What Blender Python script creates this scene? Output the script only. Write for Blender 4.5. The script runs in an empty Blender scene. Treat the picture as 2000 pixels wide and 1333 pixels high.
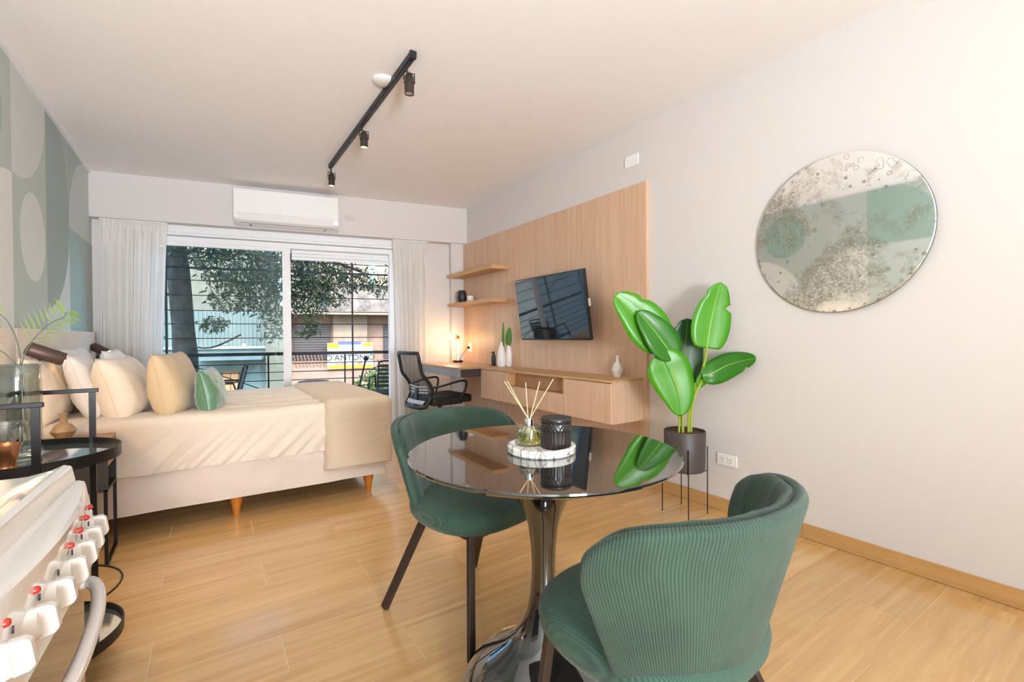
import bpy, bmesh, math, random
from mathutils import Vector, Matrix, noise
random.seed(7)
C = bpy.context.scene.collection
sc = bpy.context.scene
PI = math.pi
def rad(d): return d * PI / 180

# ---------------------------------------------------------------- camera, world, sun, lamps, exposure
cam_d = bpy.data.cameras.new('camera'); cam = bpy.data.objects.new('camera', cam_d); C.objects.link(cam)
cam_d.sensor_width = 36; cam_d.lens = 905.46 / 2000 * 36; cam_d.clip_start = 0.02; cam_d.clip_end = 400
yaw, pitch, roll = rad(33.6655), rad(-0.60606), rad(-0.35762)
fw = Vector((math.sin(yaw) * math.cos(pitch), math.cos(yaw) * math.cos(pitch), math.sin(pitch)))
rt = Vector((math.cos(yaw), -math.sin(yaw), 0)); up = rt.cross(fw)
rt, up = rt * math.cos(roll) + up * math.sin(roll), -rt * math.sin(roll) + up * math.cos(roll)
M = Matrix((rt, up, -fw)).transposed().to_4x4(); M.translation = (0, 0, 1.1)
cam.matrix_world = M
sc.camera = cam

w = bpy.data.worlds.new('world'); sc.world = w; w.use_nodes = True
nt = w.node_tree; bg = nt.nodes['Background']
sky = nt.nodes.new('ShaderNodeTexSky'); sky.sky_type = 'NISHITA'; sky.sun_disc = False
sky.sun_elevation = rad(42); sky.sun_rotation = rad(200); sky.air_density = 1.2; sky.dust_density = 2.5
nt.links.new(sky.outputs[0], bg.inputs[0]); bg.inputs[1].default_value = 1.15

def light(name, kind, loc, energy, color=(1, 1, 1), size=0.1, size_y=None, aim=None, spot=None, blend=0.5):
    d = bpy.data.lights.new(name, kind); d.energy = energy; d.color = color
    if kind == 'AREA':
        d.size = size
        if size_y: d.shape = 'RECTANGLE'; d.size_y = size_y
    elif kind == 'SUN': d.angle = rad(0.6)
    else: d.shadow_soft_size = size
    if kind == 'SPOT': d.spot_size = spot; d.spot_blend = blend
    o = bpy.data.objects.new(name, d); C.objects.link(o); o.location = loc
    if aim is not None: o.rotation_euler = Vector(aim).to_track_quat('-Z', 'Y').to_euler()
    return o
light('sun', 'SUN', (0, 0, 20), 3.0, (1, 0.93, 0.82), aim=(-0.42, 0.75, -0.62))
# added fill lights without fixtures, unseen behind the camera, to brighten the room
light('ceiling_lamp_light', 'AREA', (0.9, -4.2, 2.63), 25, (0.91, 0.94, 1), 2.6, 2.2, aim=(0.0, 0.6, -1))
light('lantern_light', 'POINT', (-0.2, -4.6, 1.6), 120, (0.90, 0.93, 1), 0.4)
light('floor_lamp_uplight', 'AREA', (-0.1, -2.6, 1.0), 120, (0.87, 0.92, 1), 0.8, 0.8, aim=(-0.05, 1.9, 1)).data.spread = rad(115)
# assumed point light without a fixture, just outside the frame, warming the bed
light('bedside_lamp_light', 'POINT', (-.70, 2.60, .97), 5.5, (1, .66, .36), .03)

sc.view_settings.view_transform = 'Standard'; sc.view_settings.look = 'None'
sc.view_settings.gamma = 1; sc.view_settings.use_curve_mapping = False
sc.view_settings.exposure = 0.38
sc.cycles.use_denoising = True
sc.cycles.max_bounces = 8; sc.cycles.diffuse_bounces = 5; sc.cycles.glossy_bounces = 4
sc.cycles.transmission_bounces = 8; sc.cycles.transparent_max_bounces = 12
sc.cycles.sample_clamp_indirect = 6; sc.cycles.caustics_refractive = False; sc.cycles.caustics_reflective = False

# ---------------------------------------------------------------- materials
def hexc(h):
    h = h.lstrip('#'); v = [int(h[i:i + 2], 16) / 255 for i in (0, 2, 4)]
    return tuple((c / 12.92 if c <= .04045 else ((c + .055) / 1.055) ** 2.4) for c in v) + (1,)
class NT:
    def __init__(s, mat):
        s.t = mat.node_tree; s.b = s.t.nodes['Principled BSDF']; s.out = s.t.nodes['Material Output']
    def n(s, kind, **kw):
        x = s.t.nodes.new(kind)
        for k, v in kw.items(): setattr(x, k, v)
        return x
    def l(s, a, b): s.t.links.new(a, b)
    def val(s, sock, v):
        if isinstance(v, bpy.types.NodeSocket): s.l(v, sock)
        else: sock.default_value = v
    def m(s, op, a, b=None, c=None):
        x = s.n('ShaderNodeMath', operation=op)
        for i, v in enumerate((a, b, c)):
            if v is not None: s.val(x.inputs[i], v)
        return x.outputs[0]
    def mix(s, f, a, b):
        x = s.n('ShaderNodeMix', data_type='RGBA'); s.val(x.inputs[0], f); s.val(x.inputs[6], a); s.val(x.inputs[7], b)
        return x.outputs[2]
    def ramp(s, f, stops):
        x = s.n('ShaderNodeValToRGB'); s.l(f, x.inputs[0]); e = x.color_ramp.elements
        while len(e) < len(stops): e.new(0.5)
        for q, (p, c) in zip(e, stops): q.position = p; q.color = c
        return x.outputs[0]
    def noise(s, vec, scale, detail=3, rough=0.5, dist=0):
        x = s.n('ShaderNodeTexNoise'); s.l(vec, x.inputs['Vector']); x.inputs['Scale'].default_value = scale
        x.inputs['Detail'].default_value = detail; x.inputs['Roughness'].default_value = rough; x.inputs['Distortion'].default_value = dist
        return x.outputs[0]
    def map(s, vec, scale=(1, 1, 1), rot=(0, 0, 0), loc=None):
        x = s.n('ShaderNodeMapping'); s.l(vec, x.inputs[0]); x.inputs[3].default_value = scale; x.inputs[2].default_value = rot
        if loc is not None: s.val(x.inputs[1], loc)
        return x.outputs[0]
    def obj(s): return s.n('ShaderNodeTexCoord').outputs['Object']
    def uv(s): return s.n('ShaderNodeTexCoord').outputs['UV']
    def bump(s, h, strength=0.3, dist=0.01):
        x = s.n('ShaderNodeBump'); x.inputs['Strength'].default_value = strength; x.inputs['Distance'].default_value = dist
        s.l(h, x.inputs['Height']); s.l(x.outputs[0], s.b.inputs['Normal'])
    def color(s, c): s.l(c, s.b.inputs['Base Color'])
def mat(name, col, rough=0.6, metal=0, **kw):
    m = bpy.data.materials.new(name); m.use_nodes = True; b = m.node_tree.nodes['Principled BSDF']
    b.inputs['Base Color'].default_value = hexc(col) if isinstance(col, str) else tuple(col) + (1,)
    b.inputs['Roughness'].default_value = rough; b.inputs['Metallic'].default_value = metal
    for k, v in kw.items(): b.inputs[k.replace('_', ' ')].default_value = v
    return m
def wood(name, c1, c2, axis='z', scale=1.0, rough=0.45, rnd=False, swirl=0.0):
    m = mat(name, c1, rough, Coat_Weight=0.5 if rnd else 0.0, Coat_Roughness=0.16); t = NT(m); v = t.obj()
    sc_ = {'x': (0.9, 14, 14), 'y': (14, 0.9, 14), 'z': (14, 14, 0.7)}[axis]
    loc = None
    if rnd:
        oi = t.n('ShaderNodeObjectInfo'); mm = t.m('MULTIPLY', oi.outputs['Random'], 37.0)
        cb = t.n('ShaderNodeCombineXYZ'); t.l(mm, cb.inputs[0]); t.l(mm, cb.inputs[1]); loc = cb.outputs[0]
    mp = t.map(v, tuple(a * scale for a in sc_), loc=loc)
    n1 = t.noise(mp, 1.5, 5, 0.6, swirl); n2 = t.noise(mp, 7, 3, 0.6, 0.2)
    f = t.m('ADD', t.m('MULTIPLY', n1, 0.65), t.m('MULTIPLY', n2, 0.35))
    c = t.ramp(f, [(0.32, hexc(c2)), (0.66, hexc(c1))])
    if rnd:
        hs = t.n('ShaderNodeHueSaturation'); t.l(c, hs.inputs['Color'])
        t.l(t.m('ADD', t.m('MULTIPLY', oi.outputs['Random'], 0.10), 0.95), hs.inputs['Value']); c = hs.outputs[0]
    t.color(c); t.bump(n2, 0.05, 0.002)
    return m
def fabric(name, c, rough=0.9, scale=400, bump=0.15, c2=None, sheen=0.2):
    m = mat(name, c, rough, Sheen_Weight=sheen); t = NT(m); v = t.obj()
    n = t.noise(v, 6, 3); t.color(t.mix(n, hexc(c), hexc(c2 or c))); t.bump(t.noise(v, scale, 2), bump, 0.002)
    return m
def cord(name, c1, c2, pitch, uvmode=True):
    # ribbed corduroy: fine ridges as relief, pile colour drifting over broad patches
    m = mat(name, c1, 0.85, Sheen_Weight=0.12); t = NT(m)
    s = t.n('ShaderNodeSeparateXYZ'); t.l(t.uv() if uvmode else t.obj(), s.inputs[0])
    wv = t.m('SINE', t.m('MULTIPLY', s.outputs[0], 2 * PI / pitch)); wv = t.m('ADD', t.m('MULTIPLY', wv, 0.5), 0.5)
    pn = t.noise(t.obj(), 7, 3, 0.6, 0.4)
    base = t.mix(t.ramp(pn, [(0.38, (0, 0, 0, 1)), (0.62, (1, 1, 1, 1))]), hexc(c1), hexc(c2))
    t.color(t.mix(t.m('MULTIPLY', wv, 0.36), base, hexc('#4D6650')))
    t.bump(wv, 0.6, 0.0015); return m
PAINT = mat('white_paint', '#D8D2CF', 0.75)
CEIL = mat('ceiling_paint', '#F1EDEC', 0.9)
OAK = wood('oak_veneer', '#DDBB9F', '#C9A283', 'z', 1.4)
OAKY = wood('oak_board', '#D0A878', '#BE925F', 'y', 1.4)
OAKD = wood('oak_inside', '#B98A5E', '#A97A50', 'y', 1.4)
PLANK = wood('plank_porcelain', '#D9B27A', '#BC8F58', 'x', 0.42, 0.2, True, 1.6)
GROUT = mat('grout', '#E6CBA6', 0.7)
BASEB = wood('baseboard_tile', '#CBA06A', '#BA8D57', 'y', 0.9, 0.4)
BLACKM = mat('black_metal', '#1D1B1B', 0.42, 0.3)
DARKBR = mat('dark_bronze_metal', '#3A302B', 0.42, 0.3)
PLASTW = mat('white_plastic', '#EEECEA', 0.35)
WHITEF = mat('white_lacquered_frame', '#EDEDEF', 0.35)
CHROME = mat('chrome', '#D8D8DA', 0.12, 1)
ENAMEL = mat('white_enamel', '#D6CFC7', 0.12, 0, Coat_Weight=0.6)
GLOSSB = mat('gloss_black', (0.012, 0.011, 0.011), 0.03, 0, IOR=1.75, Coat_Weight=1.0)
BLACKP = mat('black_plastic', '#17171A', 0.5)
GREYP = mat('grey_plastic', '#3D3F45', 0.45)
LINEN = fabric('cream_linen', '#EFE2D0', c2='#E9DAC5')
COTW = fabric('white_cotton', '#F0ECE9')
TAUPE = fabric('taupe_cotton', '#D2BA96', c2='#CBB18C')
SATIN = mat('green_satin', '#55805F', 0.38, Sheen_Weight=0.5)
ORANGEW = wood('orange_varnished_wood', '#C97B2C', '#B0651F', 'z', 1, 0.35)
def make_throw():
    m = fabric('beige_ribbed_throw', '#CDBBA4'); t = NT(m)
    s = t.n('ShaderNodeSeparateXYZ'); t.l(t.obj(), s.inputs[0])
    wv = t.m('SINE', t.m('MULTIPLY', t.m('ADD', s.outputs[2], s.outputs[1]), 2 * PI / 0.012))
    t.bump(wv, 0.4, 0.002); return m
THROW = make_throw()
def glass(name, col=(1, 1, 1), rough=0.0, ior=1.45):
    m = mat(name, col, rough, Transmission_Weight=1.0, IOR=ior); return m
def pane_mat(name, col, refl=0.1, body=0.0, bodycol=(.5, .5, .5)):
    # thin glass: straight-through light plus a mirror reflection that grows at grazing angles
    m = bpy.data.materials.new(name); m.use_nodes = True; t = NT(m)
    tr = t.n('ShaderNodeBsdfTransparent'); tr.inputs[0].default_value = col + (1,)
    gl = t.n('ShaderNodeBsdfGlossy'); gl.inputs['Roughness'].default_value = 0.0
    lw = t.n('ShaderNodeLayerWeight'); lw.inputs[0].default_value = 0.5
    f = t.m('ADD', t.m('MULTIPLY', t.m('POWER', lw.outputs['Facing'], 4.0), 0.85), refl * .5)
    mx = t.n('ShaderNodeMixShader'); t.l(f, mx.inputs[0]); t.l(tr.outputs[0], mx.inputs[1]); t.l(gl.outputs[0], mx.inputs[2])
    t.l(mx.outputs[0], t.out.inputs[0]); return m
PANE = pane_mat('window_pane_glass', (0.70, 0.82, 0.86))
def emis(name, col, s):
    m = mat(name, col, 0.4); b = m.node_tree.nodes['Principled BSDF']
    b.inputs['Emission Color'].default_value = hexc(col); b.inputs['Emission Strength'].default_value = s; return m
GLOW = emis('warm_lit_lens', '#FFDDA0', 9)
def sheer():
    m = bpy.data.materials.new('sheer_curtain'); m.use_nodes = True; t = m.node_tree; t.nodes.remove(t.nodes['Principled BSDF'])
    d = t.nodes.new('ShaderNodeBsdfDiffuse'); d.inputs[0].default_value = hexc('#FBF8F4')
    tl = t.nodes.new('ShaderNodeBsdfTranslucent'); tl.inputs[0].default_value = hexc('#FDFBF8')
    tp = t.nodes.new('ShaderNodeBsdfTransparent')
    a = t.nodes.new('ShaderNodeMixShader'); a.inputs[0].default_value = 0.36
    b = t.nodes.new('ShaderNodeMixShader'); b.inputs[0].default_value = 0.10
    t.links.new(d.outputs[0], a.inputs[1]); t.links.new(tl.outputs[0], a.inputs[2])
    t.links.new(a.outputs[0], b.inputs[1]); t.links.new(tp.outputs[0], b.inputs[2])
    t.links.new(b.outputs[0], t.nodes['Material Output'].inputs[0]); return m
SHEER = sheer()
CORD_A = cord('green_corduroy', '#273F33', '#1B322A', 0.0055)
CORD_S = cord('green_corduroy_seat', '#2B4A3D', '#213D36', 0.0055, False)
VELVET = fabric('green_velvet', '#3D6352', 0.8, 300, 0.1, '#35574C', 0.45)

# ---------------------------------------------------------------- mesh helpers
ORG = {}
class MB:
    def __init__(s): s.b = bmesh.new(); s.uvl = None
    def box(s, x0, x1, y0, y1, z0, z1, mtx=None):
        vs = [s.b.verts.new((x, y, z)) for z in (z0, z1) for y in (y0, y1) for x in (x0, x1)]
        for f in ((0, 2, 3, 1), (4, 5, 7, 6), (0, 1, 5, 4), (2, 6, 7, 3), (0, 4, 6, 2), (1, 3, 7, 5)): s.b.faces.new([vs[i] for i in f])
        if mtx is not None:
            for v in vs: v.co = mtx @ v.co
        return s
    def bar(s, a, b, w_, h_, upv=(0, 0, 1)):
        a, b = Vector(a), Vector(b); d = (b - a).normalized(); u = Vector(upv)
        if abs(d.dot(u)) > 0.98: u = Vector((1, 0, 0))
        r = d.cross(u).normalized(); u = r.cross(d)
        vs = [s.b.verts.new(p + r * (i * w_ / 2) + u * (j * h_ / 2)) for p in (a, b) for j in (-1, 1) for i in (-1, 1)]
        for f in ((0, 1, 3, 2), (4, 6, 7, 5), (0, 4, 5, 1), (2, 3, 7, 6), (0, 2, 6, 4), (1, 5, 7, 3)): s.b.faces.new([vs[i] for i in f])
        return s
    def tube(s, pts, r, n=8, closed=False, flat=1.0):
        pts = [Vector(p) for p in pts]; rs = r if isinstance(r, (list, tuple)) else [r] * len(pts); rings = []
        up0 = Vector((0, 0, 1)); N = len(pts)
        for i, p in enumerate(pts):
            a = pts[(i - 1) % N] if (closed or i > 0) else p; b = pts[(i + 1) % N] if (closed or i < N - 1) else p
            d = (b - a).normalized(); u = up0 if abs(d.dot(up0)) < 0.95 else Vector((1, 0, 0))
            if i and not closed: u = last
            rr = d.cross(u).normalized(); u = rr.cross(d).normalized(); last = u
            rings.append([s.b.verts.new(p + rr * (math.cos(t) * rs[i]) + u * (math.sin(t) * rs[i] * flat)) for t in [2 * PI * k / n for k in range(n)]])
        for i in range(N if closed else N - 1):
            A, B = rings[i], rings[(i + 1) % N]
            for k in range(n): s.b.faces.new((A[k], A[(k + 1) % n], B[(k + 1) % n], B[k]))
        if not closed: s.b.faces.new(rings[0][::-1]); s.b.faces.new(rings[-1])
        return s
    def lathe(s, prof, c=(0, 0, 0), n=32, caps=True, mtx=None, sx=1, sy=1, wob=None):
        rings = []
        for j, (r, z) in enumerate(prof):
            ring = []
            for k in range(n):
                t = 2 * PI * k / n; rr = r * (wob(t, z) if wob else 1)
                ring.append(s.b.verts.new((c[0] + rr * math.cos(t) * sx, c[1] + rr * math.sin(t) * sy, c[2] + z)))
            rings.append(ring)
        for A, B in zip(rings, rings[1:]):
            for k in range(n): s.b.faces.new((A[k], A[(k + 1) % n], B[(k + 1) % n], B[k]))
        if caps:
            if prof[0][0] > 1e-5: s.b.faces.new(rings[0][::-1])
            if prof[-1][0] > 1e-5: s.b.faces.new(rings[-1])
        if mtx is not None:
            for r_ in rings:
                for v in r_: v.co = mtx @ v.co
        return s
    def surf(s, fn, nu, nv, closeu=False, uvf=None):
        uvl = s.b.loops.layers.uv.verify() if uvf else None
        g = [[s.b.verts.new(fn(i / nu, j / nv)) for j in range(nv + 1)] for i in range(nu if closeu else nu + 1)]
        for i in range(nu):
            for j in range(nv):
                i2 = (i + 1) % len(g); f = s.b.faces.new((g[i][j], g[i2][j], g[i2][j + 1], g[i][j + 1]))
                if uvf:
                    for lp, (a, b) in zip(f.loops, ((i, j), (i + 1, j), (i + 1, j + 1), (i, j + 1))): lp[uvl].uv = uvf(a / nu, b / nv)
        return s
    def poly(s, pts, depth, mtx=None):
        a = [s.b.verts.new(p) for p in pts]; d = Vector(depth); b = [s.b.verts.new(Vector(p) + d) for p in pts]; n = len(pts)
        s.b.faces.new(a); s.b.faces.new(b[::-1])
        for i in range(n): s.b.faces.new((a[i], b[i], b[(i + 1) % n], a[(i + 1) % n]))
        if mtx is not None:
            for v in a + b: v.co = mtx @ v.co
        return s
    def build(s, name, m, parent=None, smooth=False, bev=0, seg=2, sub=0, solid=0, local=False, kind=None, label=None, angle=40):
        b = s.b
        if parent is not None and not local:
            o = ORG.get(parent.name, Vector((0, 0, 0)))
            for v in b.verts: v.co -= o
        bmesh.ops.remove_doubles(b, verts=b.verts, dist=1e-6)
        bmesh.ops.recalc_face_normals(b, faces=b.faces)
        me = bpy.data.meshes.new(name); b.to_mesh(me); b.free()
        me.materials.append(m)
        if smooth:
            me.shade_smooth()
            if angle < 180: me.set_sharp_from_angle(angle=rad(angle))
        ob = bpy.data.objects.new(name, me); C.objects.link(ob)
        if parent is not None:
            ob.parent = parent; ORG[ob.name] = ORG.get(parent.name, Vector((0, 0, 0)))
        if solid: q = ob.modifiers.new('solidify', 'SOLIDIFY'); q.thickness = solid; q.offset = 0
        if bev: q = ob.modifiers.new('bevel', 'BEVEL'); q.width = bev; q.segments = seg; q.limit_method = 'ANGLE'; q.angle_limit = rad(35)
        if sub: q = ob.modifiers.new('subsurf', 'SUBSURF'); q.levels = sub; q.render_levels = sub
        if kind: ob['kind'] = kind
        if label: ob['label'] = label
        return ob
def thing(name, label, cat, loc=(0, 0, 0), rotz=0, group=None):
    o = bpy.data.objects.new(name, None); C.objects.link(o); o.location = loc; o.rotation_euler = (0, 0, rotz)
    o.empty_display_size = 0.05; ORG[o.name] = Vector(loc)
    o['label'] = label; o['category'] = cat
    if group: o['group'] = group
    return o
def tag(o, label, cat, group=None):
    o['label'] = label; o['category'] = cat
    if group: o['group'] = group
    return o
def box(name, dims, m, parent=None, **kw): return MB().box(*dims).build(name, m, parent, **kw)
def copy_tree(o, parent=None):
    c = o.copy(); C.objects.link(c); c.parent = parent
    for ch in list(o.children): copy_tree(ch, c)
    return c
def arc_pts(pts, n=6):
    # Catmull-Rom through points
    P = [Vector(p) for p in pts]; out = []
    for i in range(len(P) - 1):
        p0 = P[max(i - 1, 0)]; p1, p2 = P[i], P[i + 1]; p3 = P[min(i + 2, len(P) - 1)]
        for k in range(n):
            t = k / n
            out.append(0.5 * ((2 * p1) + (p2 - p0) * t + (2 * p0 - 5 * p1 + 4 * p2 - p3) * t * t + (3 * p1 - p0 - 3 * p2 + p3) * t ** 3))
    out.append(P[-1]); return out

# ---------------------------------------------------------------- room shell
XL, XR, ZC = -0.868, 2.70, 2.66
A_ = rad(11.3)
def WB(u, o, z): return Vector((2.70 - u * math.cos(A_) + o * math.sin(A_), 5.036 + u * math.sin(A_) + o * math.cos(A_), z))
def wbox(m_, u0, u1, o0, o1, z0, z1, F=WB):
    pts = [F(u, o, z) for z in (z0, z1) for o in (o0, o1) for u in (u0, u1)]
    vs = [m_.b.verts.new(p) for p in pts]
    for f in ((0, 2, 3, 1), (4, 5, 7, 6), (0, 1, 5, 4), (2, 6, 7, 3), (0, 4, 6, 2), (1, 3, 7, 5)): m_.b.faces.new([vs[i] for i in f])
    return m_
UL = 3.639
fl = box('floor', (XL, XR, -6, 5.0, -0.12, -0.0012), GROUT, kind='structure')
m_ = MB(); m_.poly([(XL, 4.99, -0.12), (XR, 4.99, -0.12), WB(0, 0.3, -0.12), WB(UL + .06, 0.3, -0.12)], (0, 0, 0.1188))
m_.build('window_threshold', GROUT, fl)
# porcelain planks, 0.2135 deep rows, laid in a third bond; each a part of the floor
PW, PL = 0.2135, 1.2
pm = {}
def plank(x0, x1, y0, y1):
    g = 0.0012; key = (round(x1 - x0, 3), round(y1 - y0, 3))
    if key not in pm:
        ob = MB().box(0, x1 - x0 - 2 * g, 0, y1 - y0 - 2 * g, -0.0012, 0).build('plank', PLANK, fl, local=True, bev=0); pm[key] = ob
    else:
        ob = bpy.data.objects.new('plank', pm[key].data); C.objects.link(ob); ob.parent = fl
    ob.location = (x0 + g, y0 + g, 0); return ob
row = 0
y = 3.18 - 18 * PW
while y < 5.75:
    k = round((y - 3.18) / PW); off = 0.225 + 0.39 * ((-k) % 3 - 1) * -1 - 0.0
    off = {0: -0.165, 1: 0.225, 2: 0.62}[(-k) % 3]
    x = off - PL * 4
    while x < XR:
        a, b = max(x, XL), min(x + PL, XR)
        if y + PW > 5.03:   # rows cut by the skewed window wall
            pass
        if b - a > 0.03: plank(a, b, y, y + PW)
        x += PL
    y += PW
cl = MB(); cl.poly([(XL - .2, -6.2, ZC), (XR + .2, -6.2, ZC), (XR + .2, 5.3, ZC), (XL - .2, 6.05, ZC)], (0, 0, 0.25)); cl.build('ceiling', CEIL, kind='structure')
# mural wall: printed geometric wallpaper
def mural():
    m = mat('mural_wallpaper', '#A9BBB5', 0.7); t = NT(m)
    g = t.n('ShaderNodeNewGeometry'); s = t.n('ShaderNodeSeparateXYZ'); t.l(g.outputs['Position'], s.inputs[0]); Y, Z = s.outputs[1], s.outputs[2]
    def lt(a, v): return t.m('LESS_THAN', a, v)
    def gt(a, v): return t.m('GREATER_THAN', a, v)
    def AND(*a):
        r = a[0]
        for q in a[1:]: r = t.m('MULTIPLY', r, q)
        return r
    def ell(cy, cz, a, b):
        return lt(t.m('ADD', t.m('POWER', t.m('ABSOLUTE', t.m('DIVIDE', t.m('SUBTRACT', Y, cy), a)), 2.0), t.m('POWER', t.m('ABSOLUTE', t.m('DIVIDE', t.m('SUBTRACT', Z, cz), b)), 2.0)), 1.0)
    c = hexc('#A7B8B2')
    L = [(AND(lt(Y, 2.33), lt(Z, 2.02)), '#BCCCC4'),
         (AND(lt(Y, 2.33), gt(Z, 2.02), ell(2.31, 2.02, .68, .68)), '#6FA08D'),
         (AND(gt(Y, 2.33), lt(Y, 3.01), ell(2.36, 1.37, .66, .66)), '#E2E8E5'),
         (AND(gt(Y, 2.33), lt(Y, 3.66), lt(Z, 1.37)), '#E2E8E5'),
         (AND(lt(Y, 3.66), gt(Y, 3.01), ell(3.66, 1.36, .66, .66)), '#E2E8E5'),
         (ell(3.25, 2.29, .27, .27), '#6FA08D'),
         (AND(gt(Y, 3.66), lt(Y, 4.33), ell(3.72, 2.66, .63, .63)), '#CBD4D2'),
         (ell(4.04, 1.73, .255, .272), '#D6DEDC'),
         (AND(gt(Y, 4.33), lt(Y, 4.97), gt(Z, 2.0)), '#93A5A3'),
         (AND(gt(Y, 4.33), lt(Y, 4.97), lt(Z, 2.0)), '#CBD8DA'),
         (AND(gt(Y, 4.33), gt(Z, 2.0), ell(4.33, 2.0, .65, .8)), '#728E8A'),
         (AND(gt(Y, 4.33), lt(Z, 2.0001), ell(4.33, 2.0, .65, .69)), '#728E8A'),
         (AND(gt(Y, 4.97), gt(Z, 1.98)), '#8B9D9B'),
         (AND(gt(Y, 4.97), gt(Z, 1.98), ell(5.6, 1.99, .63, .65)), '#B9C2C2'),
         (AND(gt(Y, 4.97), lt(Z, 1.98)), '#84998F'),
         (AND(gt(Y, 4.97), lt(Z, 1.98), ell(4.95, 1.3, .63, .70)), '#7CA6A6')]
    for msk, col in L: c = t.mix(msk, c, hexc(col))
    c = t.mix(.26, c, hexc('#F6FBFA')); t.color(c); return m
MUR = mural()
box('wall_left', (XL - 0.2, XL, -6, 5.95, -0.12, ZC), MUR, kind='structure')
box('trim_1', (XL, XL + 0.018, -6, 5.74, ZC - 0.022, ZC), WHITEF, kind='structure')
box('wall_right', (XR, XR + 0.2, -6, 5.3, -0.12, ZC), PAINT, kind='structure')
box('wall_back', (XL - .2, XR + .2, -6.2, -6, -0.12, ZC + .2), PAINT, kind='structure')
# window wall, skewed 11 degrees: beam above, jambs below
m_ = MB(); wbox(m_, -0.05, UL + .1, 0, 0.32, 2.235, ZC)
wbox(m_, 0.0, 0.19, 0.04, 0.32, -0.1, 2.235); wbox(m_, 0.19, 0.86, 0.14, 0.32, -0.1, 2.235); wbox(m_, 3.30, UL + .1, 0.12, 0.32, -0.1, 2.235)
m_.build('wall_window', PAINT, kind='structure')
# upper storeys of the building this room belongs to (they shade the street side)
m_ = MB(); wbox(m_, -6, 9, -6, 0.32, ZC + 0.26, 6.2); m_.build('wall_upper_storey', PAINT, kind='structure')
# baseboard of the same porcelain, in lengths
bb = box('baseboard_right', (XR - 0.002, XR, -2.5, 5.0, 0, 0.075), GROUT, kind='structure')
y = 1.21 - PL * 4
while y < 5.0:
    a, b = max(y, -2.5), min(y + PL, 5.0)
    if b - a > 0.05: box('tile', (XR - 0.012, XR - 0.001, a + .001, b - .001, 0.002, 0.078), BASEB, bb)
    y += PL

# window: frame, shutter box, one glazed sash, shutter slats over the open half
win = MB(); wbox(win, 0.86, 3.30, 0.12, 0.30, 2.165, 2.235)
win = win.build('window_1', WHITEF, kind='structure', bev=0.003)
m_ = MB(); wbox(m_, 0.86, 3.30, 0.10, 0.28, 2.135, 2.160); m_.build('top_track', WHITEF, win)
m_ = MB(); wbox(m_, 0.86, 3.30, 0.15, 0.28, 2.075, 2.130); m_.build('shutter_box', WHITEF, win)
m_ = MB(); wbox(m_, 0.86, 0.91, 0.14, 0.28, 0.03, 2.075); wbox(m_, 3.25, 3.30, 0.14, 0.28, 0.03, 2.075); m_.build('side_frame', WHITEF, win)
m_ = MB(); wbox(m_, 0.86, 3.30, 0.13, 0.30, -0.002, 0.035); m_.build('sill_track', WHITEF, win)
m_ = MB()
wbox(m_, 1.965, 2.045, 0.155, 0.195, 0.04, 2.075); wbox(m_, 3.20, 3.26, 0.155, 0.195, 0.04, 2.075)
wbox(m_, 2.045, 3.20, 0.155, 0.195, 2.035, 2.075); wbox(m_, 2.035, 3.20, 0.155, 0.195, 0.04, 0.11)
sash = m_.build('sash', WHITEF, win, bev=0.003)
m_ = MB(); wbox(m_, 2.035, 3.20, 0.172, 0.178, 0.11, 2.035); m_.build('pane', PANE, sash)
m_ = MB(); wbox(m_, 1.955, 1.967, 0.15, 0.16, 1.93, 2.03); m_.build('latch', GREYP, sash)
for k in range(3):
    m_ = MB(); wbox(m_, 0.92, 1.955, 0.235, 0.247, 1.965 + k * .037, 1.999 + k * .037); m_.build('slat', WHITEF, win, bev=0.003)

# ---------------------------------------------------------------- curtains
def curtain(label, u0t, u1t, u0b, u1b, nf, seed):
    t_ = thing('curtain', label, 'curtain', WB((u0b + u1b) / 2, 0.05, 0)); rnd = random.Random(seed)
    ph = [rnd.uniform(-.4, .4) for _ in range(40)]
    def f(a, b):
        z = 2.228 * (1 - b) + 0.03 * b; w_ = min(1, b * 6)
        u = (u0t + (u1t - u0t) * a) * (1 - b ** .8) + (u0b + (u1b - u0b) * a) * b ** .8
        k = a * nf; ampl = 0.012 * (1 - w_) + w_ * 0.030
        o = 0.055 + ampl * math.sin(2 * PI * k + ph[int(k) % 40] * w_ + 0.5 * math.sin(3 * b + k)) + 0.006 * math.sin(2 * PI * k * 2.3 + b * 5)
        return WB(u, o, z)
    MB().surf(f, nf * 12, 40).build('drape', SHEER, t_, smooth=True, angle=180)
    def h(a, b):
        u = u0t + (u1t - u0t) * a; return WB(u, 0.046 + 0.010 * math.sin(2 * PI * a * nf * 2.2), 2.232 - 0.085 * b)
    MB().surf(h, nf * 16, 3).build('pleated_heading', SHEER, t_, smooth=True, angle=180)
    m_ = MB(); m_.bar(WB(min(u0t, u0b), 0.05, 2.231), WB(max(u1t, u1b), 0.05, 2.231), 0.02, 0.008); m_.build('rail', WHITEF, t_)
curtain('long white sheer curtain beside the mural, left of the window', 3.05, 3.57, 3.13, 3.58, 8, 1)
curtain('narrow white sheer curtain at the right end of the window, behind the desk chair', 0.50, 0.885, 0.47, 0.83, 7, 2)

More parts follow.
